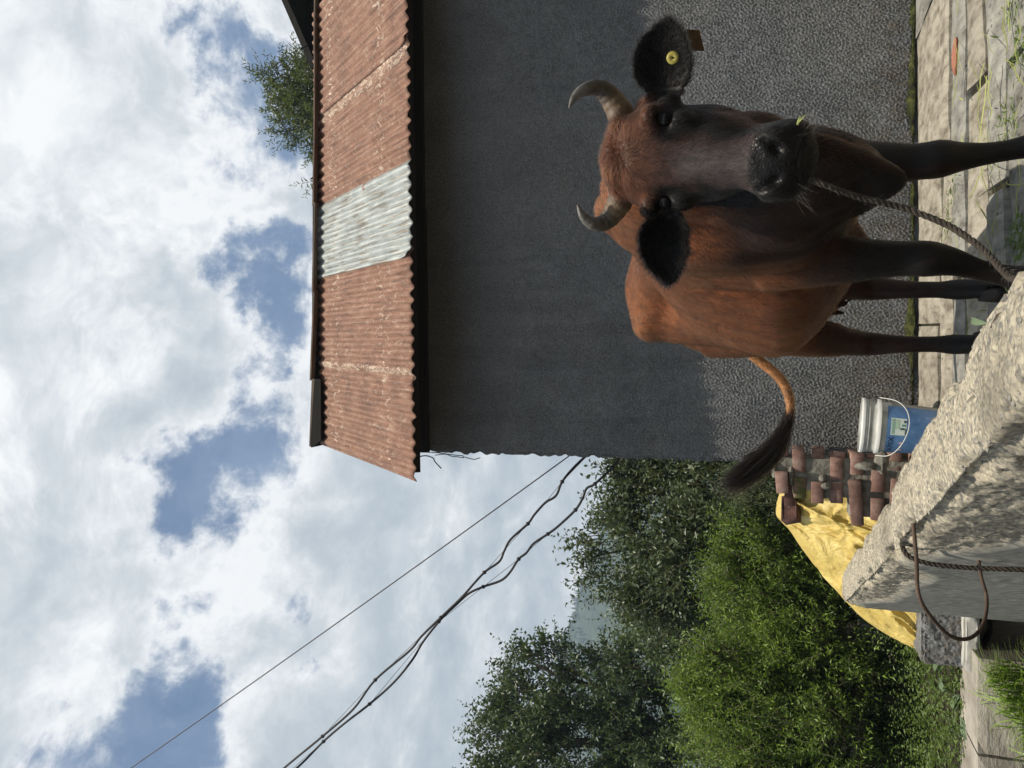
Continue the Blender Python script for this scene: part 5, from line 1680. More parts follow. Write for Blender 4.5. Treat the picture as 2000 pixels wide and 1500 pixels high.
def cow_fur():
    rng = np.random.default_rng(21)
    P, N, C, tri = CW['P'], CW['N'], CW['C'], CW['tri']
    ctr = P[tri].mean(1)
    area = np.linalg.norm(np.cross(P[tri[:, 2]] - P[tri[:, 0]], P[tri[:, 3]] - P[tri[:, 1]]), axis=1) * .5
    vN = N[tri[:, 0]]
    tocam = np.array([0, 0, CAMZ]) - ctr; tocam /= np.linalg.norm(tocam, axis=1)[:, None]
    hw = CW['inhead'][tri[:, 0]]; ew = CW['ear'][tri[:, 0]]
    w = area * (1 + 2.4 * hw + 4.0 * ew) * (1 - CW['wet'][tri[:, 0]] * .97) * (.08 + .92 * smoothstep(.30, .50, ctr[:, 2]))
    NH = 190000
    idx = rng.choice(len(tri), NH, p=w / w.sum())
    uv = rng.random((NH, 2))
    q = tri[idx]
    r0 = (P[q[:, 0]] * (1 - uv[:, :1]) + P[q[:, 1]] * uv[:, :1]) * (1 - uv[:, 1:]) + (P[q[:, 3]] * (1 - uv[:, :1]) + P[q[:, 2]] * uv[:, :1]) * uv[:, 1:]
    nn_ = N[q[:, 0]]; cc = C[q[:, 0]]
    l, n_, t = CW['l'][q[:, 0]], CW['n'][q[:, 0]], CW['t'][q[:, 0]]
    head = CW['inhead'][q[:, 0]] > .5; ear = CW['ear'][q[:, 0]] > .5
    a, z = CW['a'][q[:, 0]], r0[:, 2]
    flow = np.tile(AXB * .8 + np.array([0, 0, -.7]), (NH, 1))
    leg = smoothstep(.55, .40, z)[:, None]
    flow = flow * (1 - leg) + np.array([0, .1, -1.0]) * leg
    tl = (a > 1.14)
    flow[tl] = np.array([-.7, 0, -.3]); flow[tl & (r0[:, 0] < -.05)] = np.array([-.9, 0, .3])
    # head: down the face, whorl on the forehead
    wh = hd(.012, .03, .045)
    rad_ = r0 - wh
    k = np.exp(-(np.linalg.norm(rad_, axis=1) / .075) ** 2)[:, None]
    swirl = np.cross(np.tile(HN, (NH, 1)), rad_) * 9
    fh = np.tile(HD, (NH, 1)) * .8 + HL * (l * 3.2)[:, None] - HN * .2
    fh = fh * (1 - k) + (rad_ / .05 + swirl * .8) * k
    flow[head] = fh[head]
    for e in (EAR_R, EAR_L):
        _, (bb, axis, ne, s_, L) = ear_rings(e)
        me_ = ear & (np.linalg.norm(r0 - bb, axis=1) < L * 1.25)
        v_ = ((r0 - bb) @ s_)[:, None] / .06
        flow[me_] = (axis * .75 + s_ * v_ * .55 + ne * .1)[me_]
    flow += .35 * np.stack([vnoise(r0 * 22, 1), vnoise(r0 * 22, 2), vnoise(r0 * 22, 3)], -1) + .20 * rng.normal(size=(NH, 3))
    flow -= nn_ * (flow * nn_).sum(1)[:, None]
    flow /= np.linalg.norm(flow, axis=1)[:, None] + 1e-9
    ln = .0130 * (1 + .25 * rng.normal(size=NH))
    ln = np.where(head, .0085 + .010 * smoothstep(.12, .03, t), ln)
    ln = np.where(ear, .008 + .008 * rng.random(NH), ln) * rng.uniform(.7, 1.25, NH)
    ln = np.where(z < .45, .006, ln)
    lift = np.where(ear, .40, np.where(head, .22, .20))[:, None]
    tip = r0 + flow * ln[:, None] + nn_ * (ln[:, None] * lift)
    mid = r0 + flow * (ln[:, None] * .5) + nn_ * (ln[:, None] * lift * .75)
    pos = np.stack([r0 - nn_ * .001, mid, tip], 1)
    rr = np.where(head | ear, .00026, .00036)
    rad = np.stack([rr, rr * .8, rr * .15], 1)
    col = cc * (.62 + .45 * vnoise(r0 * [60, 60, 18], 8)[:, None]) * rng.uniform(.6, 1.45, NH)[:, None] + .001
    fur = hair_obj('fur', pos.reshape(-1, 3), rad, np.clip(col, 0, 1), 3, M_HAIR, COW)
    # tail switch
    NT = 2600
    base = catmull(TAIL, 70)[:, :3]
    ts = rng.uniform(56, 69, NT)
    i0 = ts.astype(int)
    root = base[i0] + rng.normal(size=(NT, 3)) * .007
    tipc = ptd(545, 1418, 2.95)
    end = tipc + rng.normal(size=(NT, 3)) * np.array([.024, .018, .024])
    kfrac = rng.uniform(.55, 1.0, NT)[:, None]
    end = root + (end - root) * kfrac
    u = np.linspace(0, 1, 7)
    sag = np.array([-.015, 0, -.030])
    bul = rng.normal(size=(NT, 3)) * np.array([.009, .009, .009])
    pos = root[:, None] * (1 - u)[None, :, None] + end[:, None] * u[None, :, None] + (np.sin(u * math.pi))[None, :, None] * (sag + bul)[:, None]
    rad = np.tile(np.array([.0009, .0009, .0009, .0008, .0007, .0005, .0002]), (NT, 1))
    col = np.tile(np.array([.006, .005, .005]), (NT, 1)) * rng.uniform(.5, 1.8, NT)[:, None]
    brownish = rng.random(NT) < .12
    col[brownish] = np.array([.035, .018, .010])
    hair_obj('tail_switch', pos.reshape(-1, 3), rad, col, 7, M_HAIR, COW)
    # hairs inside the ears and whiskers at the muzzle
    pos, colr, radr = [], [], []
    for s in (-1, 1):
        for k in range(26):
            p0 = hd(s * rng.uniform(.03, .066), rng.uniform(-.06, .0), rng.uniform(.425, .452))
            dr = HL * s * rng.uniform(.3, 1.0) + HD * rng.uniform(.2, .9) + HN * rng.uniform(-.2, .5)
            L_ = rng.uniform(.02, .05)
            for u_ in (0, .5, 1): pos.append(p0 + dr * L_ * u_ + np.array([0, 0, -.010]) * u_ ** 2)
            colr.append([.03, .022, .018]); radr.append([.00035, .00028, .0001])
    hair_obj('whiskers', np.array(pos), np.array(radr), np.array(colr), 3, M_HAIR, COW)
cow_fur()

# ------------------------------------------------------------------ rope
def rope():
    m, nt, b = new_mat('hemp_rope')
    v = local_vec(nt)
    c = ramp(nt, noise(nt, v, 120, 6, .7), [(.3, (.018, .014, .011)), (.55, (.048, .037, .027)), (.8, (.095, .075, .055))])
    nt.links.new(c, b.inputs['Base Color']); b.inputs['Roughness'].default_value = .95
    set_bump(nt, b, noise(nt, v, 420, 4, .7), .8, .003)
    face = lambda s_, z_, off: PW0 + DIR * s_ + PERP * off + np.array([0, 0, z_])
    path = [hd(-.055, -.17, .22), hd(-.040, -.13, .38), ptd(1146, 1590, 1.47), ptd(1116, 1674, 1.47), ptd(1094, 1763, 1.46), ptd(1060, 1851, 1.42), ptd(1015, 1917, 1.36), ptd(962, 1968, 1.28), ptd(925, 2010, 1.22),
            face(.75, .06, PWID + .10), face(1.00, .03, PWID + .06), face(1.17, .15, PWID + .022), face(NOTCH + .015, .30, PWID + .012), face(NOTCH + .012, PTOP - .020, PWID - .02), face(NOTCH - .002, PTOP - .022, .09), face(NOTCH - .015, PTOP - .020, .012), face(NOTCH - .018, PTOP - .062, -.016), face(NOTCH - .02, PTOP - .16, -.022), face(NOTCH - .03, PTOP - .30, -.018), face(NOTCH - .03, -.15, -.014), face(NOTCH - .03, -.5, -.012)]
    n_ = 900
    p = catmull(np.array(path), n_)
    seg = np.r_[0, np.cumsum(np.linalg.norm(np.diff(p, axis=0), axis=1))]
    s = np.linspace(0, seg[-1], 1000)
    p = np.stack([np.interp(s, seg, p[:, k]) for k in range(3)], -1)
    t, N_, B_ = frames(p)
    mb = MB()
    R = .0031
    for k in range(3):
        ph = s * 2 * math.pi / .036 + k * 2 * math.pi / 3
        c = p + (np.cos(ph)[:, None] * N_ + np.sin(ph)[:, None] * B_) * R
        r = .0035 * (1 + .12 * vnoise(np.stack([s * 60, 0 * s + k, 0 * s], -1), 4))
        mb.tube(c, r, 7)
    tag(mb.build('rope', m, None, True), 'thick twisted rope from the cow to the notch in the concrete parapet', 'rope')
    # frayed fibres
    rng = np.random.default_rng(8)
    pos, col, rad = [], [], []
    for q in range(900):
        i = int(rng.integers(20, 980)); d = rng.normal(size=3); d /= np.linalg.norm(d)
        for u in (0, .5, 1): pos.append(p[i] + d * (.008 + .010 * u * rng.random()) + t[i] * .008 * u)
        col.append([.10, .08, .06]); rad.append([.00022, .0002, .00008])
    hair_obj('frayed_fibres', np.array(pos), np.array(rad), np.array(col), 3, M_HAIR, bpy.data.objects['rope'])
rope()
# ------------------------------------------------------------------ trees, shrubs, weeds
def leaf_mat(name, dark, light, trans=.28, rough=.5, spec=.35):
    m = bpy.data.materials.new(name); m.use_nodes = True
    nt = m.node_tree; b = nt.nodes['Principled BSDF']; out = nt.nodes['Material Output']
    tint = nd(nt, 'ShaderNodeAttribute', attribute_name='tint').outputs['Fac']
    c = ramp(nt, tint, [(0, dark), (.75, light), (1.0, tuple(min(1, q * 1.35 + .02) for q in light))])
    geo = nt.nodes.new('ShaderNodeNewGeometry')
    c = mixc(nt, mth(nt, 'MULTIPLY', geo.outputs['Backfacing'], .35), c, tuple(q * 1.25 + .03 for q in light))
    nt.links.new(c, b.inputs['Base Color'])
    b.inputs['Roughness'].default_value = rough
    b.inputs['Specular IOR Level'].default_value = spec
    tr = nt.nodes.new('ShaderNodeBsdfTranslucent')
    tc_ = mixc(nt, 1.0, c, (1.25, 1.35, .55), 'MULTIPLY')
    nt.links.new(tc_, tr.inputs['Color'])
    mx = nt.nodes.new('ShaderNodeMixShader'); mx.inputs[0].default_value = trans
    nt.links.new(b.outputs[0], mx.inputs[1]); nt.links.new(tr.outputs[0], mx.inputs[2])
    nt.links.new(mx.outputs[0], out.inputs[0])
    return m

def unit(v): return v / (np.linalg.norm(v, axis=-1, keepdims=True) + 1e-9)

def leaves(base, axis, nrm, ln, wd, fold=.25, droop=.15):
    """folded lens-shaped leaves, 6 vertices each"""
    axis = unit(axis); side = unit(np.cross(axis, nrm)); up = np.cross(side, axis)
    ln = ln[:, None]; wd = wd[:, None]
    tip = base + axis * ln - up * ln * droop
    m1 = base + axis * ln * .38
    m2 = base + axis * ln * .42
    l_ = m2 + side * wd * .5 + up * wd * fold
    r_ = m2 - side * wd * .5 + up * wd * fold
    V = np.stack([base, l_, tip, r_], 1).reshape(-1, 3)
    n_ = len(base)
    i = np.arange(n_)[:, None] * 4
    F = np.concatenate([i + [0, 1, 2], i + [0, 2, 3]], 0)
    return V, F

def leaf_obj(name, V, F, tint, m, parent=None):
    me = make_mesh(name, V, F, m)
    at = me.attributes.new('tint', 'FLOAT', 'POINT')
    at.data.foreach_set('value', tint.astype(np.float32))
    o = bpy.data.objects.new(name, me)
    return place(o, parent)

M_BARK = rough_mat('bark', [(0.3, (.035, .028, .020)), (0.7, (.085, .070, .052))], 12, vscale=(4, 4, 1), bump=.7, bscale=40, bdist=.01)
M_TWIG = plain('twig', (.060, .062, .028), .8)

def plant(name, label, cat, blobs, y, ntwig, twig_len, per, ln, wd, m, seed, trunk_r=.07, up=.45, ground=-.3, group=None, droop=.15, tang=.9, curve=0.0, shell=.55, tint_c=(.1, .75), clump=.85):
    """blobs: (U, V, radius in photo pixels, distance offset). Leaves sit along twigs that leave a branching stem."""
    rng = np.random.default_rng(seed)
    C, R = [], []
    for (u, v, r, dy) in blobs:
        p = pty(u, v, y + dy); dep = (p[1] * CP + (p[2] - CAMZ) * SP)
        C.append(p); R.append(r * dep / 1500)
    C, R = np.array(C), np.array(R)
    root_x, root_y = np.average(C[:, 0], weights=R), np.average(C[:, 1], weights=R)
    root = empty(name, (root_x, root_y, ground), label, cat, group)
    # stem and limbs
    mb = MB()
    top = np.array([root_x, root_y, C[:, 2].mean()])
    st = catmull(np.array([[root_x, root_y, ground - .1], [root_x + rng.normal() * .05, root_y, (ground + top[2]) / 2], top]), 12)
    mb.tube(st, np.linspace(trunk_r, trunk_r * .45, 12), 8)
    for c, r in zip(C, R):
        s0 = st[int(rng.integers(4, 9))]
        mid = (s0 + c) / 2 + rng.normal(size=3) * .1 * r + [0, 0, .15 * r]
        lim = catmull(np.array([s0, mid, c, c + unit(c - s0) * r * .7]), 12)
        mb.tube(lim, np.linspace(trunk_r * .45, trunk_r * .08, 12), 6)
    mb.build('trunk', M_BARK, root, True)
    # twigs
    w = R ** 2
    bi = rng.choice(len(C), ntwig, p=w / w.sum())
    d = unit(rng.normal(size=(ntwig, 3)) * [1, 1, .9])
    rad = np.where(rng.random(ntwig) < shell, rng.uniform(.62, .98, ntwig), rng.uniform(.15, .8, ntwig))
    lump = 1 + .22 * fbm(d * 1.7 + bi[:, None] * 3.1, 1.0, 2, seed)
    # twigs gather into clumps so that the crown breaks up into lit heads and dark hollows
    ncl = 9
    cd = unit(rng.normal(size=(len(C), ncl, 3)) + [0, -.25, .25]); cr_ = rng.uniform(.55, .95, (len(C), ncl))
    ck = rng.integers(ncl, size=ntwig)
    inc = rng.random(ntwig) < clump
    pc = C[bi] + cd[bi, ck] * (R[bi] * cr_[bi, ck])[:, None] + d * (R[bi] * .30 * rng.random(ntwig) ** .5)[:, None]
    p0 = np.where(inc[:, None], pc, C[bi] + d * (R[bi] * rad * lump)[:, None])
    d = np.where(inc[:, None], unit(d + .9 * cd[bi, ck]), d)
    ta = unit(d * .8 + np.array([0, 0, up]) + rng.normal(size=(ntwig, 3)) * .45)
    tl = twig_len * rng.uniform(.55, 1.3, ntwig)
    k = per
    u = (np.arange(k) + .6) / k
    bend = np.array([0, 0, curve])
    pts = p0[:, None] + ta[:, None] * (tl[:, None] * u[None, :])[..., None] + bend * (tl[:, None] * (u ** 2)[None, :])[..., None]
    tdir = unit(ta[:, None] + 2 * bend * u[None, :, None] + 0 * pts)
    side = unit(np.cross(tdir, np.array([.3, .2, 1.0])))
    upv = np.cross(side, tdir)
    phi = (np.arange(k) * 2.4)[None, :] + rng.uniform(0, 6.28, ntwig)[:, None]
    rad_dir = side * np.cos(phi)[..., None] + upv * np.sin(phi)[..., None]
    la = unit(tdir * (1 - tang * .5) + rad_dir * tang + rng.normal(size=pts.shape) * .25)
    nr = unit(np.array([0, 0, 1.0]) + .9 * rng.normal(size=pts.shape) - la * 0)
    sc = (rng.uniform(.7, 1.2, (ntwig, k)) * (1 - .35 * u[None, :])).ravel()
    V, F = leaves(pts.reshape(-1, 3), la.reshape(-1, 3), nr.reshape(-1, 3), ln * sc, wd * sc, .22, droop)
    ctint = rng.random((len(C), ncl))[bi, ck]
    tint = np.clip(rng.normal(tint_c[0] + (tint_c[1] - tint_c[0]) * (.6 * ctint + .4 * rng.random(ntwig))[:, None], .12, (ntwig, k)), 0, 1).ravel()
    leaf_obj('crown', V, F, np.repeat(tint, 4), m, root)
    # twig stems, three-sided
    e = p0 + ta * tl[:, None] + bend * tl[:, None]
    s1 = unit(np.cross(ta, [0.2, .1, 1.0])); s2 = np.cross(ta, s1)
    r0 = .006 * (twig_len / .3)
    base = p0 - ta * tl[:, None] * .35
    a3 = [base + s1 * r0, base + (-.5 * s1 + .87 * s2) * r0, base + (-.5 * s1 - .87 * s2) * r0, e]
    TV = np.stack(a3, 1).reshape(-1, 3)
    i = np.arange(ntwig)[:, None] * 4
    TF = np.concatenate([i + [0, 1, 3], i + [1, 2, 3], i + [2, 0, 3]], 0)
    obj('twigs', TV, TF, M_TWIG, root)
    return root

L_OLIVE = leaf_mat('leaf_greygreen', (.026, .042, .022), (.115, .150, .078), .18, .38)
L_DARK = leaf_mat('leaf_darkgreen', (.018, .034, .014), (.088, .130, .046), .18, .40)
L_BRIGHT = leaf_mat('leaf_bright', (.032, .075, .010), (.205, .305, .050), .28, .42)
L_WILLOW = leaf_mat('leaf_willow', (.045, .060, .032), (.115, .145, .075), .30)
L_PALE = leaf_mat('leaf_pale', (.050, .080, .045), (.120, .170, .095), .3)
L_WEED = leaf_mat('leaf_weed', (.055, .085, .026), (.155, .220, .065), .3)

plant('broadleaf_tree', 'grey-green small-leaved tree right beside the house corner', 'tree',
      [(430, 1235, 105, 0), (350, 1240, 88, 0), (535, 1285, 95, .2), (610, 1330, 100, .3), (410, 1370, 125, -.3), (530, 1420, 115, -.3), (310, 1330, 78, 0), (620, 1490, 95, .2), (470, 1500, 100, -.1), (700, 1400, 80, .4)],
      8.8, 2300, .36, 11, .084, .044, L_OLIVE, 101, .11, .55)
plant('broadleaf_tree', 'tall dark green tree at the far left edge under the clouds', 'tree',
      [(40, 1010, 92, 0), (130, 1050, 82, 0), (190, 1070, 62, .2), (55, 1130, 105, -.3), (165, 1160, 80, 0), (140, 1250, 95, 0), (30, 1270, 105, -.3), (215, 1280, 70, 0), (-60, 1040, 110, 0), (-70, 1200, 110, 0), (120, 1370, 100, -.3)],
      13.0, 2500, .48, 11, .115, .062, L_DARK, 102, .17, .45)
plant('broadleaf_tree', 'dark shaded tree in the gap between the two larger trees', 'tree',
      [(250, 1380, 85, 0), (330, 1440, 100, 0), (200, 1450, 95, 0), (270, 1300, 50, 0), (420, 1520, 90, 0), (90, 1460, 100, 0), (560, 1520, 80, 0)],
      11.0, 1700, .40, 10, .095, .052, L_DARK, 103, .12, .4)
BR = dict(group='bright green shrubs on the bank')
plant('feathery_shrub', 'bright green feathery shrub rising just behind the yellow tarp', 'shrub',
      [(350, 1470, 72, 0), (420, 1510, 55, 0), (300, 1550, 90, 0), (390, 1580, 58, .1), (260, 1480, 70, 0), (330, 1650, 60, .1), (450, 1470, 32, 0)], 6.6, 2200, .27, 13, .052, .0160, L_BRIGHT, 104, .04, .9, group=None, tang=.75)
plant('feathery_shrub', 'tallest bright green feathery shrub, next to the left edge tree', 'shrub',
      [(180, 1440, 85, 0), (110, 1430, 75, 0), (190, 1540, 95, 0), (100, 1560, 100, 0), (160, 1640, 90, 0), (235, 1620, 70, 0)], 6.2, 2600, .27, 13, .052, .0160, L_BRIGHT, 105, .045, .9, tang=.75)
plant('feathery_shrub', 'bright green feathery shrub cut off by the left edge of view', 'shrub',
      [(20, 1430, 80, 0), (-50, 1450, 80, 0), (20, 1540, 95, 0), (40, 1640, 90, 0), (-50, 1600, 90, 0)], 5.9, 2000, .27, 13, .050, .0155, L_BRIGHT, 106, .04, .9, tang=.75)
plant('leafy_shrub', 'pale fine-leaved shrub in the gap between brick wall and trees', 'shrub',
      [(560, 1490, 55, 0), (515, 1500, 40, 0), (600, 1520, 50, 0), (540, 1560, 60, 0)], 6.8, 800, .26, 12, .042, .014, L_PALE, 107, .03, .8)
plant('leafy_shrub', 'dark leafy undergrowth shrub in the shade below the tall bright shrub', 'shrub',
      [(260, 1730, 60, 0), (190, 1740, 70, 0), (100, 1740, 80, 0), (20, 1730, 80, 0)], 6.4, 800, .22, 11, .045, .022, L_DARK, 108, .03, .6)
plant('willow_tree', 'narrow-leaved willow crown showing above the roof edge', 'tree',
      [(1335, 560, 48, 0), (1275, 585, 62, 0), (1350, 605, 48, 0), (1300, 650, 90, 0), (1220, 632, 34, 0), (1250, 680, 90, 0), (1158, 622, 16, 0)],
      9.6, 900, .34, 13, .105, .021, L_WILLOW, 109, .10, .2, ground=LOW, droop=.25, tang=.8, curve=-.25, shell=.75, clump=.5)

# ------------------------------------------------------------------ weeds on the bank, grass, cuttings
def weeds():
    rng = np.random.default_rng(31)
    n_ = 1500
    x = rng.uniform(-4.2, -1.42, n_); y = rng.uniform(4.50, 6.6, n_)
    keep = rng.random(n_) < np.clip(1.25 - .5 * (y - 4.5) - .5 * np.clip(x + 1.9, 0, 1), .12, 1)
    x, y = x[keep], y[keep]; n_ = len(x)
    zb = -0.30 + 0.02 * (y - 4.4)
    h = rng.uniform(.08, .26, n_) * (1 + .25 * (y - 4.5))
    k = 11
    u = np.linspace(.15, 1, k)
    ta = unit(np.stack([rng.normal(size=n_) * .35, rng.normal(size=n_) * .35 - .12, np.ones(n_)], -1))
    pts = np.stack([x, y, zb], -1)[:, None] + ta[:, None] * (h[:, None] * u[None])[..., None]
    phi = (np.arange(k) * 2.4)[None] + rng.uniform(0, 6.28, n_)[:, None]
    la = unit(np.stack([np.cos(phi), np.sin(phi), .35 + 0 * phi], -1) + .2 * rng.normal(size=pts.shape))
    nr = unit(np.array([0, 0, 1.0]) + .5 * rng.normal(size=pts.shape))
    sc = (rng.uniform(.6, 1.2, (n_, k)) * (1.05 - .45 * u)).ravel()
    V, F = leaves(pts.reshape(-1, 3), la.reshape(-1, 3), nr.reshape(-1, 3), .040 * sc, .019 * sc, .2, .2)
    tint = np.clip(rng.normal(.25 + .5 * rng.random(n_)[:, None], .15, (n_, k)), 0, 1).ravel()
    tag(leaf_obj('weeds', V, F, np.repeat(tint, 4), L_WEED), 'low green weeds covering the bank', 'weeds', kind='stuff')
    # broad-leaved plants near the ledge
    spots = [(95, 1872, 4.62, 1.0, 'broad-leaved weed on the ledge, the larger of the pair'), (60, 1895, 4.55, .85, 'broad-leaved weed on the ledge nearest the stone edge'), (175, 1835, 4.75, .7, 'broad-leaved weed below the roughcast pier'), (30, 1900, 4.6, .8, 'broad-leaved weed at the left edge of the ledge')]
    for i, (U, Vv, yy, s, lab) in enumerate(spots):
        c = pty(U, Vv, yy)
        root = empty('broadleaf_weed', (c[0], yy, -.29), lab, 'plant')
        for q in range(7):
            a = q * 2.2 + i; r = .035 * s * (1 + .3 * rng.random())
            top = c + np.array([math.cos(a) * .06 * s, math.sin(a) * .04 * s, rng.uniform(-.03, .04)])
            st = catmull(np.array([[c[0], yy, -.32], (np.array([c[0], yy, -.3]) + top) / 2 + [0, 0, .02], top]), 6)
            sm = MB().tube(st, .0018, 5).build('stalk', M_TWIG, root)
            # heart-shaped blade
            th = np.linspace(0, 2 * math.pi, 18, endpoint=False)
            rr = r * (1 - .55 * np.cos(th)) * (1 + .05 * np.sin(9 * th))
            d1 = unit(np.array([math.cos(a), math.sin(a) - .6, -.35])); d2 = unit(np.cross(d1, [0, 0, 1.0])); upn = np.cross(d2, d1)
            ring = top + d1 * (-(rr * np.cos(th)) + .3 * r)[:, None] + d2 * (rr * np.sin(th))[:, None] + upn * (.3 * np.abs(rr * np.sin(th)))[:, None]
            vv = np.vstack([[top + d1 * .25 * r], ring])
            ff = np.array([(0, 1 + j, 1 + (j + 1) % 18) for j in range(18)])
            leaf_obj('leaf', vv, ff, np.full(len(vv), rng.uniform(.5, 1.0)), L_PALE, root)
weeds()

def blades(n_, base, spread, hgt, wid, lean, rng, seg=4):
    """curved grass blades -> V, F"""
    d = unit(rng.normal(size=(n_, 3)) * [1, 1, 0] + lean)
    p = base + rng.normal(size=(n_, 3)) * spread
    h = hgt * rng.uniform(.5, 1.2, n_)
    side = unit(np.cross(d, [0, 0, 1.0]))
    u = np.linspace(0, 1, seg + 1)
    ctr = p[:, None] + np.array([0, 0, 1.0]) * (h[:, None] * (u - .45 * u ** 2)[None])[..., None] + d[:, None] * (h[:, None] * (.85 * u ** 2)[None])[..., None]
    w = wid * (1 - u ** 1.5) + .0006
    L = ctr + side[:, None] * w[None, :, None]; R = ctr - side[:, None] * w[None, :, None]
    V = np.stack([L, R], 2).reshape(n_, -1, 3)
    m_ = 2 * (seg + 1)
    f = np.array([[2 * i, 2 * i + 1, 2 * i + 3, 2 * i + 2] for i in range(seg)])
    F = (np.arange(n_)[:, None, None] * m_ + f[None]).reshape(-1, 4)
    return V.reshape(-1, 3), F, n_ * m_

def grass():
    rng = np.random.default_rng(41)
    Vs, Fs, c = [], [], 0
    for (U, V_, yy, n_, sp, hg) in [(150, 1955, 4.10, 150, .06, .20), (120, 2000, 4.08, 150, .08, .20), (70, 1990, 4.08, 110, .07, .16), (185, 1925, 4.14, 80, .04, .16), (165, 2010, 4.05, 120, .06, .2), (60, 2060, 4.05, 150, .1, .2), (120, 2070, 4.02, 150, .1, .22)]:
        b = pty(U, V_, yy)
        v, f, k = blades(n_, b - [0, 0, .08], np.array([sp, .02, .02]), hg, .0028, np.array([.1, -.7, .0]), rng)
        Vs.append(v); Fs.append(f + c); c += k
    V = np.vstack(Vs); F = np.vstack(Fs)
    tag(leaf_obj('grass', V, F, rng.uniform(.3, 1, len(V) // 10).repeat(10), L_BRIGHT), 'fresh green grass tufts at the foot of the stone ledge', 'grass', kind='stuff')
    # cut grass and stalks strewn over the paving
    n_ = 170
    x = rng.uniform(.15, 2.3, n_); y = rng.uniform(1.75, 3.3, n_) ** 1.0
    a = rng.normal(0, .5, n_) + np.where(rng.random(n_) < .3, 1.2, 0)
    ln = rng.uniform(.05, .24, n_)
    Vs, Fs, ti, c = [], [], [], 0
    for i in range(n_):
        d = np.array([math.cos(a[i]), math.sin(a[i]), 0]); s = np.array([-d[1], d[0], 0])
        u = np.linspace(-.5, .5, 7)
        bow = rng.normal() * .12
        w = rng.uniform(.0012, .0030) * (1 - np.abs(u) * .9)
        zz = .012 + .006 * rng.random() + .012 * rng.random() * np.abs(np.sin(u * 5 + i))
        ctr = np.array([x[i], y[i], 0]) + d * (ln[i] * u)[:, None] + s * (bow * ln[i] * (u ** 2))[:, None] + np.array([0, 0, 1]) * zz[:, None]
        up_ = np.array([0, 0, 1.0])
        V4 = np.stack([ctr + s * w[:, None], ctr + up_ * w[:, None], ctr - s * w[:, None]], 1)
        Vs.append(V4.reshape(-1, 3)); m_ = 21
        Fs.append(gridf(7, 3) + c); c += m_
        ti.append(np.full(m_, rng.uniform(.2, 1)))
    global MATS_CUT
    L_CUT = MATS_CUT = leaf_mat('cut_grass', (.16, .18, .05), (.30, .33, .10), .2)
    tag(leaf_obj('grass_cuttings', np.vstack(Vs), np.vstack(Fs), np.concatenate(ti), L_CUT), 'strewn cut grass stalks on the stone paving', 'grass', kind='stuff')
    # small clumps of trampled fodder
    pos = []
    for (U, V_, n2) in [(1068, 1850, 70), (1040, 1990, 120), (1260, 1970, 60), (1400, 1990, 60), (1130, 1860, 40), (1490, 1975, 50), (1020, 2010, 120)]:
        r = ray(U, V_); c0 = np.array([0, 0, CAMZ]) + r * (-(CAMZ - .015) / r[2])
        pos.append(c0 + rng.normal(size=(n2, 3)) * [.035, .05, .004])
    pos = np.vstack(pos); k = len(pos)
    la = unit(rng.normal(size=(k, 3)) * [1, 1, .35]); nr = unit(np.array([0, 0, 1.0]) + .8 * rng.normal(size=(k, 3)))
    V, F = leaves(pos, la, nr, rng.uniform(.015, .045, k), rng.uniform(.002, .008, k), .2, .1)
    V[:, 2] = np.maximum(V[:, 2], .012)
    tag(leaf_obj('fodder_scraps', V, F, np.repeat(rng.uniform(.2, .9, k), 4), L_WEED), 'trampled green leaf scraps on the paving', 'leaves', kind='stuff')
grass()

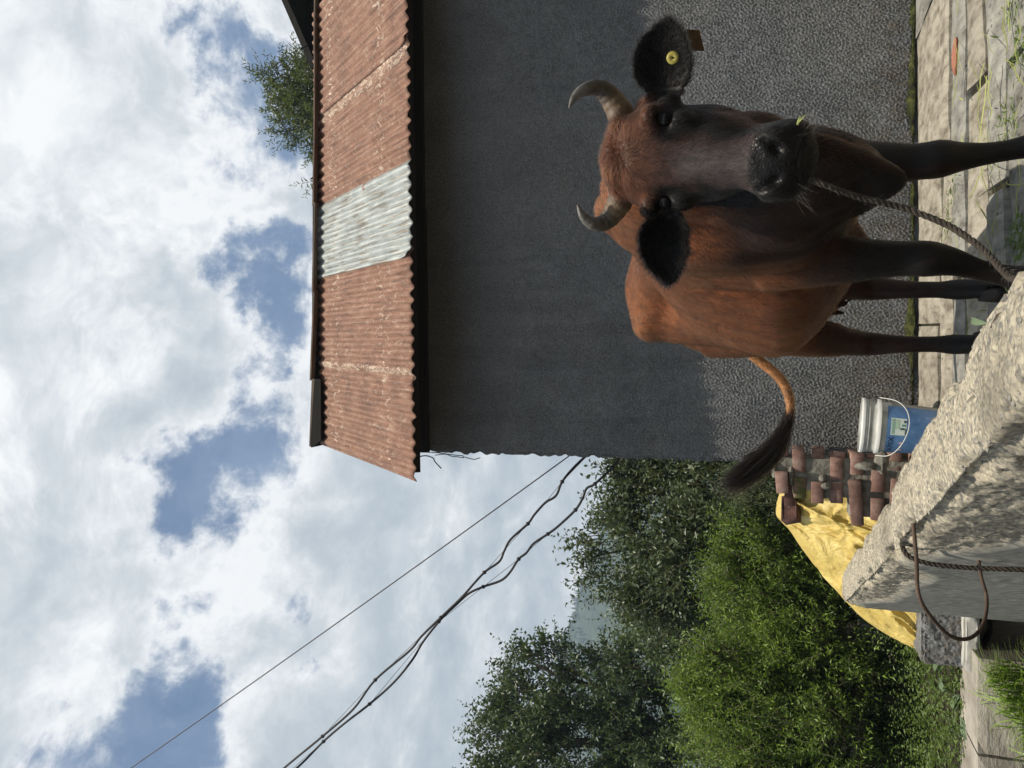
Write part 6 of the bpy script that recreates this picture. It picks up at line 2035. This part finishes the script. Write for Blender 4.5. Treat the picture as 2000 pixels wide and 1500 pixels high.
def small_bits():
    # red brick shard in a paving joint
    r = ray(1392, 1866); c = np.array([0, 0, CAMZ]) + r * (-(CAMZ - .006) / r[2])
    bm = bmesh.new(); bmesh.ops.create_icosphere(bm, subdivisions=2, radius=1)
    co = np.array([v.co[:] for v in bm.verts]); fs = [[v.index for v in f.verts] for f in bm.faces]; bm.free()
    co = co * (1 + .3 * fbm(co + 3, 1.8, 3, 2))[:, None] * [.075, .022, .012]
    tag(obj('brick_shard', co + c, fs, rough_mat('shard_red', [(.3, (.26, .09, .06)), (.7, (.38, .17, .12))], 30, bump=.4)), 'thin red brick shard in a joint of the paving', 'shard')
    # a single green leaf fallen on the parapet's back edge
    p = ptd(842, 1893, 1.02)
    s = (p - PW0) @ DIR
    c = PW0 + DIR * s + PERP * (PWID - .01) + [0, 0, PTOP + .012]
    th = np.linspace(-1, 1, 9)
    d = unit(DIR * .8 + PERP * .5 + [0, 0, .25]); q = unit(np.cross(d, [0, 0, 1.0])); up_ = np.cross(q, d)
    w = .0050 * (1 - th ** 2)
    ctr = c + d * (.022 * th)[:, None] + up_ * (.006 * (1 - th ** 2))[:, None]
    V = np.stack([ctr + q * w[:, None] + up_ * (w * .5)[:, None], ctr, ctr - q * w[:, None] + up_ * (w * .5)[:, None]], 1).reshape(-1, 3)
    o = leaf_obj('fallen_leaf', V, gridf(9, 3), np.full(len(V), .8), L_PALE)
    tag(o, 'single green leaf lying on the back edge of the parapet', 'leaf')
small_bits()

def sprig():
    p = hd(.070, -.012, .435)
    Vs, Fs, c = [], [], 0
    rng = np.random.default_rng(3)
    for k in range(5):
        d = unit(HL * .8 + HD * rng.uniform(-.2, .7) + HN * rng.uniform(0, .5) + rng.normal(size=3) * .15); s = unit(np.cross(d, HN)); L = rng.uniform(.012, .026)
        u = np.linspace(0, 1, 5); w = .0014 * (1 - u) + .0002
        ct = p + d * (L * u)[:, None] + HD * (.006 * u ** 2)[:, None]
        Vs.append(np.stack([ct + s * w[:, None], ct + HN * (w * .6)[:, None], ct - s * w[:, None]], 1).reshape(-1, 3)); Fs.append(gridf(5, 3) + c); c += 15
    tag(leaf_obj('grass_sprig', np.vstack(Vs), np.vstack(Fs), np.full(c, .9), MATS_CUT), 'sprig of green grass in the corner of the cow\'s mouth', 'grass sprig')
sprig()

# ------------------------------------------------------------------ haze between here and the hill
def haze():
    m = bpy.data.materials.new('haze_air'); m.use_nodes = True
    nt = m.node_tree; nt.nodes.clear()
    out = nt.nodes.new('ShaderNodeOutputMaterial')
    pv = nt.nodes.new('ShaderNodeVolumePrincipled')
    pv.inputs['Color'].default_value = (.58, .76, 1.0, 1)
    pv.inputs['Density'].default_value = .0011
    pv.inputs['Anisotropy'].default_value = .2
    nt.links.new(pv.outputs[0], out.inputs['Volume'])
    mb = MB().box((0, 150, 76), (7000, 7000, 180))
    o = mb.build('haze', m)
    tag(o, 'pale blue haze in front of the far hill', 'haze', kind='stuff')
haze()
